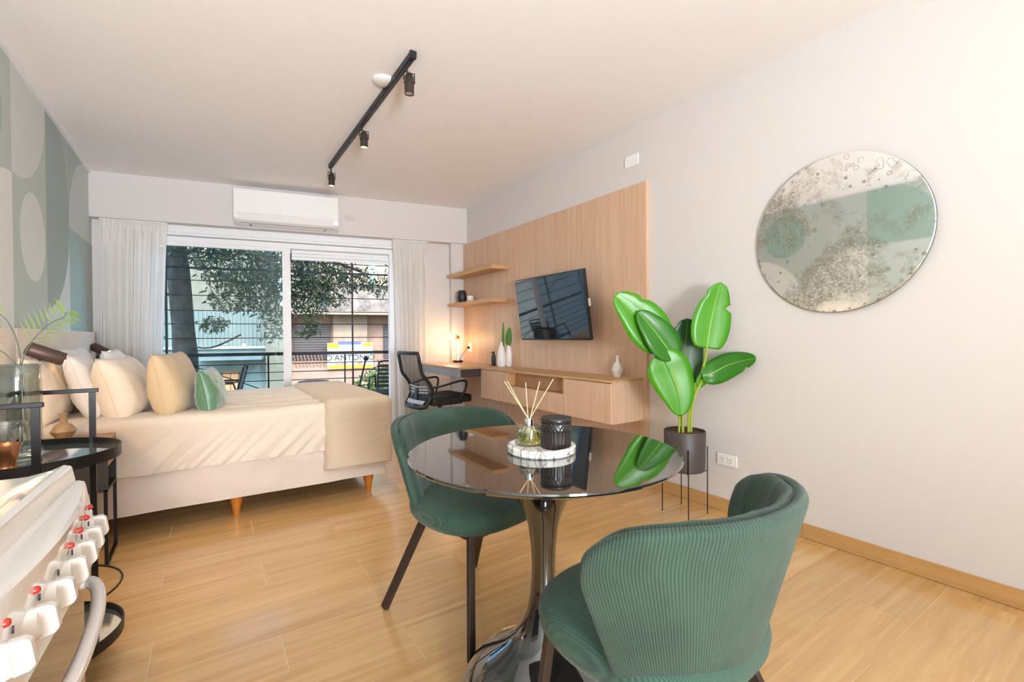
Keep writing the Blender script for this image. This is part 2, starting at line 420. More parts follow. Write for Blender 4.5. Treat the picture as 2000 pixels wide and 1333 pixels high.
# ---------------------------------------------------------------- balcony and what stands outside
CONC = mat('balcony_concrete', '#9A9792', 0.9)
m_ = MB(); wbox(m_, -1.5, 5.2, 0.32, 1.55, -0.2, -0.03); m_.build('balcony_floor', CONC, kind='structure')
B_ = rad(13.3)
def RB(u, o, z): return Vector((2.68 - u * math.cos(B_) + o * math.sin(B_), 6.04 + u * math.sin(B_) + o * math.cos(B_), z))
IRON = mat('black_painted_iron', '#15161A', 0.5, 0.2)
g = thing('balcony_grille', 'black iron balcony railing and security bars across the whole window', 'railing', RB(1.8, 0, -0.03))
for z in (2.12, 2.06, 1.79, 1.61, 1.43, 1.27, 1.095, 0.77, 0.665, 0.56, 0.455, 0.35, 0.245):
    m_ = MB(); m_.tube([RB(-1.2, 0, z), RB(4.3, 0, z)], 0.006, 6); m_.build('bar', IRON, g, smooth=True)
m_ = MB(); wbox(m_, -1.2, 4.3, -0.012, 0.012, 1.925, 1.948, RB); m_.build('cross_rail', IRON, g)
m_ = MB(); wbox(m_, -1.2, 4.3, -0.03, 0.03, 0.875, 0.915, RB); m_.build('handrail', IRON, g)
for u in (-0.9, 1.06, 3.12):
    m_ = MB(); wbox(m_, u - .011, u + .011, -.01, .01, -0.03, 2.35, RB); m_.build('post', IRON, g)
for u in (2.06, 1.16, 0.1):
    m_ = MB(); wbox(m_, u - .009, u + .009, -.009, .009, -0.03, 0.88, RB); m_.build('baluster', IRON, g)
m_ = MB(); m_.tube([RB(2.95, .02, 0.80), RB(1.9, .02, 0.35)], 0.006, 6).tube([RB(3.9, .02, 1.5), RB(3.12, .02, 1.1)], 0.006, 6); m_.build('diagonal_brace', IRON, g)

# balcony furniture
def balcony_chair(label, loc, rz):
    t_ = thing('balcony_chair', label, 'chair', loc, rz)
    for s in (-1, 1):
        MB().tube([(s * .22, .22, 0), (s * .22, .18, .44), (s * .22, .1, .62), (s * .22, -.2, .62), (s * .22, -.25, .45)], .012, 6).build('arm_frame', IRON, t_, smooth=True, local=True)
        MB().tube([(s * .20, -.28, 0), (s * .20, -.2, .42)], .012, 6).build('leg', IRON, t_, smooth=True, local=True)
    MB().box(-.21, .21, -.22, .2, .41, .435).build('seat', BLACKP, t_, bev=.01, local=True)
    MB().tube(arc_pts([(-.19, -.21, .42), (-.19, -.28, .72), (-.15, -.3, .80), (.15, -.3, .80), (.19, -.28, .72), (.19, -.21, .42)], 5), .012, 6).build('back_frame', IRON, t_, smooth=True, local=True)
    for k in range(6):
        MB().box(-.185, .185, -.005, .005, 0, .04, Matrix.Translation((0, -.222 - k * .012, .46 + k * .052))).build('back_slat', GREYP, t_, local=True)
    return t_
balcony_chair('black slatted balcony chair beyond the green cushion, at the left of the railing', WB(2.78, .72, -.03), rad(80))
balcony_chair('black slatted balcony chair half hidden by the right curtain', WB(.86, .66, -.03), rad(150))
t_ = thing('bistro_table', 'small round dark table on the balcony behind the foot of the bed', 'table', WB(1.75, .62, -.03))
c_ = WB(1.75, .62, 0)
MB().lathe([(0, .552), (.17, .552), (.175, .56), (.17, .572), (0, .572)], c_, 28).build('tabletop', BLACKP, t_, smooth=True)
MB().tube([c_ + Vector((0, 0, .03)), c_ + Vector((0, 0, .552))], .015, 8).build('column', IRON, t_, smooth=True)
MB().lathe([(0, -.03), (.14, -.03), (.14, -.015), (.03, .03), (0, .03)], c_, 24).build('foot', IRON, t_, smooth=True)
t_ = thing('leaning_pole', 'black pole with round knob leaning at the balcony railing by the green bush', 'pole', RB(1.0, -.1, -.03))
MB().tube([RB(1.10, -.12, -.03), RB(0.90, -.05, .80)], .012, 8).build('shaft', IRON, t_, smooth=True)
m_ = MB(); m_.lathe([(0, -.035), (.025, -.025), (.035, 0), (.025, .025), (0, .035)], RB(0.895, -.048, .815), 14); m_.build('knob', BLACKP, t_, smooth=True)

# street and facade opposite, in its own frame: u to the right along the facade, o towards us
def FA(u, o, z): return Vector((4 + u * math.cos(A_) - o * math.sin(A_), 17 - u * math.sin(A_) - o * math.cos(A_), z))
def fbox(name, u0, u1, o0, o1, z0, z1, m, parent, **kw): return wbox(MB(), u0, u1, o0, o1, z0, z1, FA).build(name, m, parent, **kw)
def grunge(name, c1, c2, rough=.9, sc_=1.5):
    m = mat(name, c1, rough); t = NT(m); n = t.noise(t.obj(), sc_, 6, .7); t.color(t.ramp(n, [(.35, hexc(c2)), (.6, hexc(c1))])); return m
STUC = grunge('cream_stucco', '#7D756A', '#6F675C'); PINK = grunge('pinkish_render', '#7D6E66', '#6E6059'); PALE = grunge('pale_blue_render', '#6F7C80', '#606D72')
WEATH = grunge('weathered_concrete', '#74716F', '#3C3A3A', .95, 2.6); DARKV = mat('dark_opening', '#3B4450', .8)
SHUT = mat('grey_roller_shutter', '#35363C', .6); CORR = mat('pale_corrugated_metal', '#6C7575', .5); ASPH = grunge('asphalt', '#6B6A6A', '#555', .95, 3) if False else grunge('asphalt', '#6B6A6A', '#565656', .95, 3)
box('street', (-60, 70, 6.9, 80, -3.3, -3.2), ASPH, kind='structure')
bl = thing('apartment_building', 'cream apartment building across the street with a weathered balcony parapet', 'building', FA(3, 0, -3.2))
fbox('wall', -1.58, 9, -6, -1.2, -3.2, 9, STUC, bl)
fbox('lower_wall', -1.58, 9, -1.2, -.25, -3.2, 1.9, PINK, bl)
fbox('plinth', -1.6, 9, -.25, -.05, -3.2, .28, PINK, bl)
pb = fbox('balcony_parapet', -1.75, 9, .35, .5, 2.0, 2.86, WEATH, bl, bev=.02)
fbox('balcony_slab', -1.8, 9, -1.2, .55, 1.88, 2.0, STUC, bl)
fbox('coping', -1.8, 9, .32, .54, 2.86, 2.92, WEATH, bl)
for u in (-.64, 1.74, 4.0, 6.2): fbox('parapet_slot', u, u + .2, .49, .515, 2.06, 2.84, DARKV, bl)
for u0, u1 in ((-1.5, -.3), (1.54, 3.3), (3.9, 5.7)):
    s_ = fbox('roller_shutter', u0, u1, -.25, -.2, .3, 1.56, SHUT, bl)
    for k in range(14): fbox('slat', u0 + .02, u1 - .02, -.2, -.175, .32 + k * .088, .39 + k * .088, SHUT, s_)
fbox('pier', -.2, .95, -.25, -.06, .28, 1.88, STUC, bl)
for u0, u1 in ((-1.4, -.8), (3.0, 4.6)): fbox('window', u0, u1, -1.2, -1.15, 3.0, 4.4, DARKV, bl)
for u0, u1 in ((-1.5, -.45), (1.3, 2.9)):  # slanted brown bars standing in for a hatched shadow on the lower wall
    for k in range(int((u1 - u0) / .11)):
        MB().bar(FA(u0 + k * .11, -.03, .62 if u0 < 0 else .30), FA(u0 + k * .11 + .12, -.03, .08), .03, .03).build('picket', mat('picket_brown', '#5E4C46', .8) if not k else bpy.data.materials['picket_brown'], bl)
fbox('green_shutter', 1.10, 1.42, -1.2, -1.12, 3.12, 4.2, mat('green_shutter', '#8FC2A8', .6), bl)
fbox('door_panel', 1.5, 2.2, -1.2, -1.14, 2.0, 3.7, mat('peach_panel', '#DDB08E', .7), bl)
sg = thing('estate_agent_sign', 'white and yellow D\'ANTONIO sign board hung below the balcony across the street', 'sign', FA(.4, 0, .5))
fbox('board', -.40, 1.13, .0, .05, -.02, .90, mat('white_sign', '#8A9BA6', .5), sg)
YEL = mat('yellow_sign', '#B9820C', .5)
fbox('yellow_band', -.39, 1.12, .05, .056, -.01, .11, YEL, sg); fbox('yellow_band', -.39, -.02, .05, .056, .72, .89, YEL, sg); fbox('yellow_band', .78, 1.12, .05, .056, .76, .89, YEL, sg)
fbox('blue_strip', -.05, .72, .05, .06, .84, .95, mat('blue_sign_strip', '#3C4B82', .5), sg)
def text(body, u, z, size, m, parent, name='lettering'):
    cu = bpy.data.curves.new(name, 'FONT'); cu.body = body; cu.size = size; cu.extrude = .004; cu.align_x = 'CENTER'
    tmp = bpy.data.objects.new('tmp', cu); C.objects.link(tmp); bpy.context.view_layer.update()
    me = bpy.data.meshes.new_from_object(tmp.evaluated_get(bpy.context.evaluated_depsgraph_get())); bpy.data.objects.remove(tmp)
    me.materials.clear(); me.materials.append(m); me.name = name
    o = bpy.data.objects.new(name, me); C.objects.link(o); o.parent = parent
    o.location = FA(u, .062, z) - ORG[parent.name]; o.rotation_euler = (PI / 2, 0, -A_); return o
INK = mat('dark_grey_ink', '#10161C', .6)
text("D'ANTONIO",   .37, .28, .29, INK, sg); text('204 4350 - 15 11882', .3, .125, .11, mat('red_ink', '#8A3B22', .6), sg)['kind'] = 'stuff'
bl2 = thing('corner_house', 'pale low house with a corrugated fence top behind the street tree', 'house', FA(-5, 0, -3.2))
fbox('wall', -14, -2.3, -.6, -.1, -3.2, .78, PALE, bl2)
fbox('upper_wall', -14, -2.3, -5, -4, .78, 4.6, STUC, bl2)
fbox('coping', -14, -2.28, -.65, .0, .74, .82, CONC, bl2)
fbox('gate_pillar', -2.3, -1.6, -.6, .12, -3.2, 2.15, STUC, bl2)
k = -11.8
fc = fbox('fence_backing', -12, -2.3, -.5, -.47, .82, 1.98, CORR, bl2)
m_ = MB()
while k < -2.35: wbox(m_, k, k + .055, -.47, -.44, .82, 1.98, FA); k += .12
m_.build('corrugation', CORR, bl2, kind='stuff')
fbox('canopy', -4.2, -2.35, -.1, .75, .40, .50, PALE, bl2)
wf = fbox('window', -3.6, -3.1, -.1, -.06, -.75, .0, mat('brown_window', '#8A5A3A', .6), bl2)
for i in range(2):
    for j in range(2): fbox('pane', -3.56 + i * .23, -3.36 + i * .23, -.06, -.05, -.72 + j * .36, -.40 + j * .36, mat('warm_pane', '#C98D63', .3), wf)

# street tree
BARK = grunge('grey_bark', '#5C5856', '#343030', .95, 9); LEAF = mat('olive_leaf', '#3B5430', .55)
t = NT(LEAF); n_ = t.noise(t.obj(), 3.5, 2); t.color(t.ramp(n_, [(.35, hexc('#22381D')), (.5, hexc('#3F5C30')), (.68, hexc('#7D7466'))]))
tr = thing('street_tree', 'street tree with thick grey trunk and long narrow leaves before the balcony', 'tree', (-.3, 8.75, -3.2))
MB().tube(arc_pts([(.0, 8.72, -3.2), (-.15, 8.73, -.6), (-.25, 8.75, 1.2), (-.33, 8.77, 2.4), (-.5, 8.8, 3.6)], 5), [.19] * 5 + [.165] * 5 + [.15] * 5 + [.14] * 5 + [.10], 14).build('trunk', BARK, tr, smooth=True)
for pts, r in (([(-.33, 8.77, 2.3), (.3, 8.7, 2.7), (1.2, 8.5, 2.6), (2.3, 8.2, 2.25)], .03), ([(-.4, 8.8, 2.6), (.6, 8.9, 3.1), (2.0, 8.6, 2.8), (3.3, 8.0, 2.7)], .035),
               ([(1.2, 8.5, 2.6), (1.6, 8.4, 2.0), (1.9, 8.3, 1.6)], .015), ([(2.0, 8.6, 2.8), (2.9, 8.2, 2.3), (3.1, 8.1, 1.7)], .012), ([(-.3, 8.7, 1.0), (.1, 8.6, .95), (.5, 8.5, 1.15)], .015)):
    MB().tube(arc_pts(pts, 5), r, 6).build('branch', BARK, tr, smooth=True)
rnd = random.Random(3); V, F = [], []
blobs = [((-.2, 8.9, 2.5), (.6, .7, .22), 500), ((.6, 8.7, 2.35), (.8, .8, .45), 2100), ((1.3, 8.6, 2.2), (.7, .7, .5), 1700), ((.35, 8.5, 1.85), (.35, .5, .35), 500), ((.9, 8.6, 1.75), (.45, .5, .35), 800),
         ((1.5, 8.4, 1.75), (.35, .4, .4), 600), ((.15, 8.4, 1.33), (.22, .3, .12), 170), ((1.75, 8.3, 2.1), (.5, .4, .35), 900), ((2.25, 8.3, 2.15), (.35, .3, .25), 320), ((2.6, 8.2, 2.0), (.18, .2, .2), 110),
         ((1.45, 8.3, 1.25), (.2, .2, .14), 150), ((1.95, 8.2, 1.72), (.16, .2, .1), 60), ((3.15, 8.0, 2.35), (.3, .3, .1), 110), ((2.75, 8.1, 2.15), (.12, .15, .12), 50), ((-.75, 9.0, 1.9), (.3, .4, .7), 500), ((.95, 8.5, 1.25), (.25, .3, .25), 140),
         ((.9, 8.8, 2.75), (1.9, .9, .25), 1500), ((2.8, 8.3, 2.75), (.9, .5, .2), 250), ((.6, 8.8, 3.3), (2.6, 1.2, .4), 1600)]
for c0, s0, cnt in blobs:
    for _ in range(cnt):
        while True:
            q = Vector((rnd.uniform(-1, 1), rnd.uniform(-1, 1), rnd.uniform(-1, 1)))
            if q.length < 1: break
        p = Vector(c0) + Vector((q.x * s0[0], q.y * s0[1], q.z * s0[2]))
        d = Vector((rnd.gauss(0, .7), rnd.gauss(0, .7), rnd.gauss(-.55, .5))).normalized(); s_ = d.cross(Vector((rnd.gauss(0, 1), rnd.gauss(0, 1), rnd.gauss(0, 1)))).normalized()
        ln, wd = rnd.uniform(.07, .13), rnd.uniform(.010, .018); i0 = len(V)
        V += [p, p + d * ln * .45 + s_ * wd, p + d * ln, p + d * ln * .45 - s_ * wd]; F.append((i0, i0 + 1, i0 + 2, i0 + 3))
def from_py(name, V, F, m, parent, kind=None):
    o = ORG[parent.name]; me = bpy.data.meshes.new(name); me.from_pydata([v - o for v in V], [], F); me.materials.append(m)
    ob = bpy.data.objects.new(name, me); C.objects.link(ob); ob.parent = parent
    if kind: ob['kind'] = kind
    return ob
from_py('foliage', V, F, LEAF, tr, 'stuff')
BUSH = mat('bright_green_leaf', '#9DBB48', .5); t = NT(BUSH); n_ = t.noise(t.obj(), 6, 2); t.color(t.ramp(n_, [(.35, hexc('#3F6F18')), (.65, hexc('#8FA850'))]))
bs = thing('leafy_bush', 'sunlit yellow-green bush below the railing near the right curtain', 'bush', (2.75, 8.3, -3.2)); V, F = [], []
for _ in range(3200):
    while True:
        q = Vector((rnd.uniform(-1, 1), rnd.uniform(-1, 1), rnd.uniform(-1, 1)))
        if q.length < 1: break
    p = Vector((2.75 + q.x * .62, 8.3 + q.y * .5, .02 + q.z * .55)); d = Vector((rnd.gauss(0, 1), rnd.gauss(0, 1), rnd.gauss(.3, .6))).normalized(); s_ = d.cross(Vector((rnd.gauss(0, 1), rnd.gauss(0, 1), 1))).normalized()
    ln, wd = rnd.uniform(.05, .1), rnd.uniform(.012, .024); i0 = len(V)
    V += [p, p + d * ln * .5 + s_ * wd, p + d * ln, p + d * ln * .5 - s_ * wd]; F.append((i0, i0 + 1, i0 + 2, i0 + 3))
from_py('foliage', V, F, BUSH, bs, 'stuff')
MB().tube([(2.75, 8.3, -3.2), (2.78, 8.3, -1.2), (2.72, 8.3, -.2)], .04, 8).build('stem', BARK, bs, smooth=True)

# ---------------------------------------------------------------- air conditioner, wall and ceiling fittings
ac = thing('air_conditioner', 'white split air conditioner on the beam above the window', 'air conditioner', WB(1.95, -.1, 2.24))
u0, u1 = 1.475, 2.455
def acp(name, pts, u0, u1, m, parent, **kw):
    mm = MB(); a = [mm.b.verts.new(WB(u0, -o, z)) for o, z in pts]; b = [mm.b.verts.new(WB(u1, -o, z)) for o, z in pts]; n = len(pts)
    mm.b.faces.new(a); mm.b.faces.new(b[::-1])
    for i in range(n): mm.b.faces.new((a[i], b[i], b[(i + 1) % n], a[(i + 1) % n]))
    return mm.build(name, m, parent, **kw)
acp('body', [(0, 2.245), (.10, 2.245), (.165, 2.29), (.175, 2.35), (.175, 2.585), (.16, 2.60), (0, 2.60)], u0, u1, PLASTW, ac, bev=.008, smooth=True)
fp = acp('front_panel', [(.176, 2.345), (.186, 2.345), (.186, 2.58), (.176, 2.588)], u0 + .006, u1 - .006, PLASTW, ac, bev=.003)
acp('vent_slot', [(.118, 2.262), (.121, 2.258), (.175, 2.335), (.170, 2.338)], u0 + .05, u1 - .05, mat('dark_grey_slot', '#3C4048', .6), ac)
acp('louver', [(.150, 2.286), (.158, 2.280), (.186, 2.334), (.178, 2.338)], u0 + .055, u1 - .055, PLASTW, ac, bev=.002)
for u in (1.6, 2.3): acp('clip', [(.10, 2.240), (.112, 2.240), (.112, 2.246), (.10, 2.246)], u, u + .02, GREYP, ac)
m_ = MB(); wbox(m_, 1.30, 1.40, -.008, 0, 2.395, 2.455); tag(m_.build('junction_cover', mat('greyish_cover', '#CFC6C0', .5), bev=.002), 'small pale blank cover plate right of the air conditioner', 'wall plate')
def wall_plate(name, y0, y1, z0, z1, label, xw=XR):
    t_ = thing(name, label, 'wall plate' if 'cover' in name else 'power outlet', (xw, (y0 + y1) / 2, z0))
    box('plate', (xw - .009, xw, y0, y1, z0, z1), PLASTW, t_, bev=.003)
    return t_
wall_plate('junction_cover', 2.345, 2.475, 2.37, 2.455, 'white rectangular cover plate high on the right wall above the oak panel')
ot = wall_plate('double_outlet', 1.585, 1.715, .285, .355, 'white double power outlet low on the wall behind the plant stand')
SLOT = mat('socket_slot_dark', '#3A3532', .6)
for yc in (1.625, 1.675):
    box('socket', (XR - .0115, XR - .009, yc - .019, yc + .019, .297, .343), PLASTW, ot, bev=.001)
    for dy, dz, s in ((-.007, .006, 1), (.007, .006, 1), (0, -.012, 0)):
        box('hole', (XR - .0122, XR - .0110, yc + dy - .0012, yc + dy + .0012, .318 + dz, .325 + dz), SLOT, ot)
# track light
tk = thing('track_light', 'black ceiling track carrying three spotlights', 'track light', (.97, 3.4, 2.66))
box('track', (.955, .985, 2.42, 4.40, 2.622, 2.658), BLACKM, tk, bev=.002)
box('end_cap', (.952, .988, 2.405, 2.425, 2.62, 2.659), BLACKP, tk, bev=.002)
box('channel', (.963, .977, 2.45, 4.38, 2.6205, 2.6225), GREYP, tk)
for i, (yy, lit) in enumerate(((2.52, 0), (3.41, 1), (4.43, 1))):
    lb = ['black spotlight nearest the camera on the ceiling track, unlit', 'black spotlight in the middle of the ceiling track, lit', 'black spotlight at the far end of the ceiling track, lit'][i]
    s_ = thing('spotlight', lb, 'spotlight', (.985, yy, 2.62), group='spotlights on the ceiling track')
    yt = min(yy, 4.385)
    MB().tube([(.972, yt, 2.622), (.975, yt, 2.60), (.985, yy, 2.595)], .007, 8).build('stem', BLACKM, s_, smooth=True)
    MB().tube([(.957, yy, 2.552), (.957, yy, 2.598), (1.021, yy, 2.598), (1.021, yy, 2.545)], .0035, 6).build('bracket', BLACKM, s_)
    MB().lathe([(0, 2.588), (.018, 2.588), (.026, 2.575), (.026, 2.548), (.030, 2.546), (.030, 2.537), (.027, 2.535), (.027, 2.478), (.024, 2.478), (.024, 2.49), (0, 2.49)], (.989, yy, 0), 20).build('lamp_head', DARKBR, s_, smooth=True)
    MB().lathe([(0, 2.4895), (.0235, 2.4895), (.0235, 2.4835), (0, 2.4835)], (.989, yy, 0), 20).build('lens', GLOW if lit else mat('frosted_lens', '#B8AE9C', .3), s_, smooth=True)
    if lit: light('spotlight_beam', 'SPOT', (.989, yy, 2.475), 26, (1, .78, .52), .02, aim=(0, 0, -1), spot=rad(80), blend=.7)
t_ = MB().lathe([(0, 2.640), (.05, 2.641), (.062, 2.648), (.065, 2.6595), (0, 2.6595)], (.93, 2.78, 0), 28).build('ceiling_cover_disc', PLASTW, smooth=True)
tag(t_, 'white round cover disc on the ceiling beside the track', 'ceiling cover')

# ---------------------------------------------------------------- oak wall panel, shelves, TV, cabinet, desk
XP = 2.67
pn = box('wall_panel', (XP, XR - .001, 2.252, 5.07, .002, 2.217), OAK); tag(pn, 'tall oak veneer panel covering the right wall behind the television', 'wall panel')
for z, lb in ((1.8, 'upper oak shelf on the panel, empty'), (1.455, 'lower oak shelf carrying the black jar and the white pot')):
    s_ = box('floating_shelf', (2.463, XP - .001, 4.07, 5.075, z, z + .04), OAKY, bev=.001); tag(s_, lb, 'shelf', 'floating shelves')
tv = thing('television', 'flat television tilted down on the oak wall panel', 'television', (2.6, 3.165, 1.07))
mt = Matrix.Translation((2.55, 3.165, 1.065)) @ Matrix.Rotation(rad(-8.0), 4, 'Y')
MB().box(-.012, .012, -.478, .478, 0, .565, mt).build('casing', BLACKP, tv, bev=.004)
MB().box(-.0135, -.0125, -.470, .470, .012, .558, mt).build('screen', mat('black_screen', (.012, .014, .018), .04, 0, IOR=1.7, Coat_Weight=.6), tv)
MB().box(.012, .035, -.25, .25, .08, .34, mt).build('rear_housing', BLACKP, tv, bev=.008)
MB().bar((2.56, 3.165, 1.30), (XP - .001, 3.165, 1.30), .16, .12).build('bracket', BLACKM, tv)
MB().box(-.002, .012, -.492, -.479, .27, .33, mt).build('cable_plug', PLASTW, tv)
cb = thing('media_cabinet', 'wall hung oak cabinet below the television', 'cabinet', (2.5, 3.19, .48))
X0 = 2.34
box('top', (X0, XP - .001, 2.285, 4.09, .769, .787), OAKY, cb)
MB().box(X0 + .019, XP - .001, 2.285, 2.303, .48, .769).build('side_panel', OAK, cb)
MB().box(X0 + .019, XP - .001, 4.072, 4.09, .48, .769).build('side_panel', OAK, cb)
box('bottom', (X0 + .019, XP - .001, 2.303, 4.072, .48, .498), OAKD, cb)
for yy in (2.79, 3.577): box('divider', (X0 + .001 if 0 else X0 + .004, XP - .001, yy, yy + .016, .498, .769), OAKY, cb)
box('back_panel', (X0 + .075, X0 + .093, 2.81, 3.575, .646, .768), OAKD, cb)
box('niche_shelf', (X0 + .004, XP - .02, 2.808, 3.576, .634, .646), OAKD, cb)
box('door', (X0, X0 + .018, 2.287, 2.787, .482, .764), OAK, cb, bev=.001)
box('door', (X0, X0 + .018, 3.595, 4.088, .482, .764), OAK, cb, bev=.001)
box('drawer_front', (X0, X0 + .018, 2.792, 3.590, .482, .640), OAK, cb, bev=.001)
dk = thing('desk', 'wall hung desk with oak top and dark grey drawer box at the window end', 'desk', (2.4, 4.6, .69))
MB().poly([(2.102, 4.10, .770), (XP - .001, 4.10, .770), (XP - .001, 5.075, .770), (2.102, 5.15, .770)], (0, 0, .018)).build('desktop', wood('walnut_brown_top', '#B58E6E', '#9C7658', 'y', 1.2, .3), dk)
DG = mat('dark_grey_laminate', '#37322F', .45); LG = mat('satin_grey_laminate', '#8B878A', .3)
MB().poly([(2.121, 4.101, .692), (XP - .001, 4.101, .692), (XP - .001, 5.07, .692), (2.121, 5.135, .692)], (0, 0, .0775)).build('drawer_box', DG, dk)
for y0, y1 in ((4.104, 4.612), (4.617, 5.13)): box('drawer_front', (2.102, 2.12, y0, y1, .692, .768), LG, dk, bev=.001)

# desk lamp
dl = thing('desk_lamp', 'brass and black desk lamp with a bare glowing bulb on the desk', 'lamp', (2.547, 5.0, .789))
c_ = (2.547, 5.0, .789)
MB().lathe([(0, 0), (.058, 0), (.060, .004), (.060, .020), (.056, .024), (0, .024)], c_, 28).build('base', BLACKM, dl, smooth=True)
BRASS = mat('brass', '#C9974A', .25, 1)
MB().tube([(2.547, 5.0, .813), (2.547, 5.0, 1.07)], .005, 8).build('pole', CHROME, dl, smooth=True)
MB().tube(arc_pts([(2.547, 5.0, 1.05), (2.55, 4.985, 1.10), (2.545, 4.985, 1.105)], 4), .006, 8).build('swivel', BRASS, dl, smooth=True)
mt = Matrix.Translation((2.545, 4.985, 1.09)) @ Matrix.Rotation(rad(-78), 4, 'Y') 
MB().lathe([(.014, -.012), (.018, .0), (.022, .022), (.032, .032), (.032, .036)], (0, 0, 0), 20, mtx=mt).build('socket', BRASS, dl, smooth=True)
bulb = MB().lathe([(.012, .03), (.022, .045), (.036, .062), (.043, .085), (.036, .110), (.02, .124), (0, .128)], (0, 0, 0), 20, mtx=mt).build('bulb', emis('glowing_bulb', '#FFC75A', 6), dl, smooth=True)
light('desk_lamp_light', 'POINT', (2.44, 4.985, 1.06), 4.0, (1, .68, .34), .05)
cbm = MB().tube(arc_pts([(2.56, 5.0, .80), (2.585, 4.97, .87), (2.60, 4.95, .90), (2.63, 4.93, .955), (2.658, 4.925, .967)], 6), .003, 6).build('cord', BLACKP, dl, smooth=True)
MB().lathe([(0, 0), (.014, 0), (.016, .012), (.010, .022), (0, .022)], (0, 0, 0), 12, mtx=Matrix.Translation((2.6675 - .008, 4.925, .967)) @ Matrix.Rotation(rad(-90), 4, 'Y')).build('plug', BLACKP, dl, smooth=True)
wo = thing('power_outlet', 'white power outlet on the oak panel above the desk', 'power outlet', (XP, 4.91, .92))
box('plate', (XP - .007, XP, 4.872, 4.948, .915, 1.02), PLASTW, wo, bev=.002)

# vases on the cabinet and desk
WCER = mat('white_ceramic', '#EDE8E4', .35); BCER = mat('black_ceramic', '#25262B', .45)
t_ = thing('tall_vase', 'tall white bottle vase where desk and cabinet meet', 'vase', (2.56, 4.035, .787))
MB().lathe([(0, 0), (.040, 0), (.046, .02), (.046, .06), (.040, .13), (.028, .19), (.014, .225), (.0125, .25), (.010, .25), (.010, .23), (0, .23)], (2.56, 4.04, .788), 28).build('body', WCER, t_, smooth=True)
t_ = thing('slim_vase', 'slim white vase with one green leaf behind the white bottle vase', 'vase', (2.61, 3.99, .787))
MB().lathe([(0, 0), (.026, 0), (.032, .02), (.034, .12), (.026, .19), (.016, .22), (.013, .22), (.013, .2), (0, .2)], (2.615, 3.985, .788), 24).build('body', WCER, t_, smooth=True)
GL = mat('leaf_green', '#4E7F2A', .4); GL2 = mat('leaf_pale_stem', '#8FA25A', .5)
def leaf(parent, pts, width, side, m, name='leaf', fold=.25, wf=None, n=16, cuts=(), mrib=None):
    """broad leaf along a midrib; side = across direction; two halves folded up at the rib; returns the leaf part"""
    P = arc_pts(pts, 6); N = len(P) - 1; S = Vector(side).normalized(); mm = MB()
    prof = wf or (lambda t: math.sin(PI * min(1, (t * .97 + .03)) ** .85) ** .62)
    L, Cc, R_ = [], [], []
    for i, p in enumerate(P):
        t_ = i / N; d = (P[min(i + 1, N)] - P[max(i - 1, 0)]).normalized(); s = (S - d * S.dot(d)).normalized(); nrm = s.cross(d)
        w_ = width / 2 * max(prof(t_), .03)
        for c0, dep, sd in cuts:
            pass
        cl_, cr_ = 1, 1
        for c0, dep, sd in cuts:
            k = max(0, 1 - abs(t_ - c0) / .035) * dep
            if sd < 0: cl_ -= k
            else: cr_ -= k
        Cc.append(mm.b.verts.new(p))
        L.append([mm.b.verts.new(p - s * w_ * cl_ * q + nrm * fold * w_ * q * (1.1 - .6 * q)) for q in (.35, .7, 1)])
        R_.append([mm.b.verts.new(p + s * w_ * cr_ * q + nrm * fold * w_ * q * (1.1 - .6 * q)) for q in (.35, .7, 1)])
    for i in range(N):
        for rw in (L, R_):
            a = [Cc[i]] + rw[i]; b = [Cc[i + 1]] + rw[i + 1]
            for k in range(3): mm.b.faces.new((a[k], a[k + 1], b[k + 1], b[k]))
    ob = mm.build(name, m, parent, smooth=True, angle=180, solid=.0012)
    MB().tube(P, [.0035 * (1 - .7 * i / N) * width / .2 for i in range(N + 1)], 6).build('midrib', mrib or GL2, ob, smooth=True)
    return ob
MB().tube(arc_pts([(2.615, 3.985, .80), (2.612, 3.98, .98), (2.60, 3.975, 1.06)], 4), .003, 6).build('stem', GL2, t_, smooth=True)
leaf(t_, [(2.605, 3.975, 1.0), (2.60, 3.96, 1.09), (2.60, 3.94, 1.19)], .09, (.3, -1, 0), GL)
leaf(t_, [(2.58, 4.03, .99), (2.575, 4.03, 1.09), (2.575, 4.02, 1.25)], .035, (.3, -1, 0), GL)
t_ = thing('black_bird_figurine', 'small black bird shaped figurine beside the white bottle vase', 'figurine', (2.56, 4.21, .787))
MB().lathe([(0, 0), (.026, 0), (.028, .012), (.022, .02), (.027, .05), (.026, .085), (.018, .115), (.013, .128), (.015, .138), (.010, .150), (0, .152)], (2.575, 4.225, .788), 18, sx=.9).build('body', BCER, t_, smooth=True)
MB().lathe([(.006, 0), (.004, .012), (0, .02)], (0, 0, 0), 8, mtx=Matrix.Translation((2.565, 4.233, .925)) @ Matrix.Rotation(rad(-100), 4, 'Y')).build('beak', BCER, t_, smooth=True)
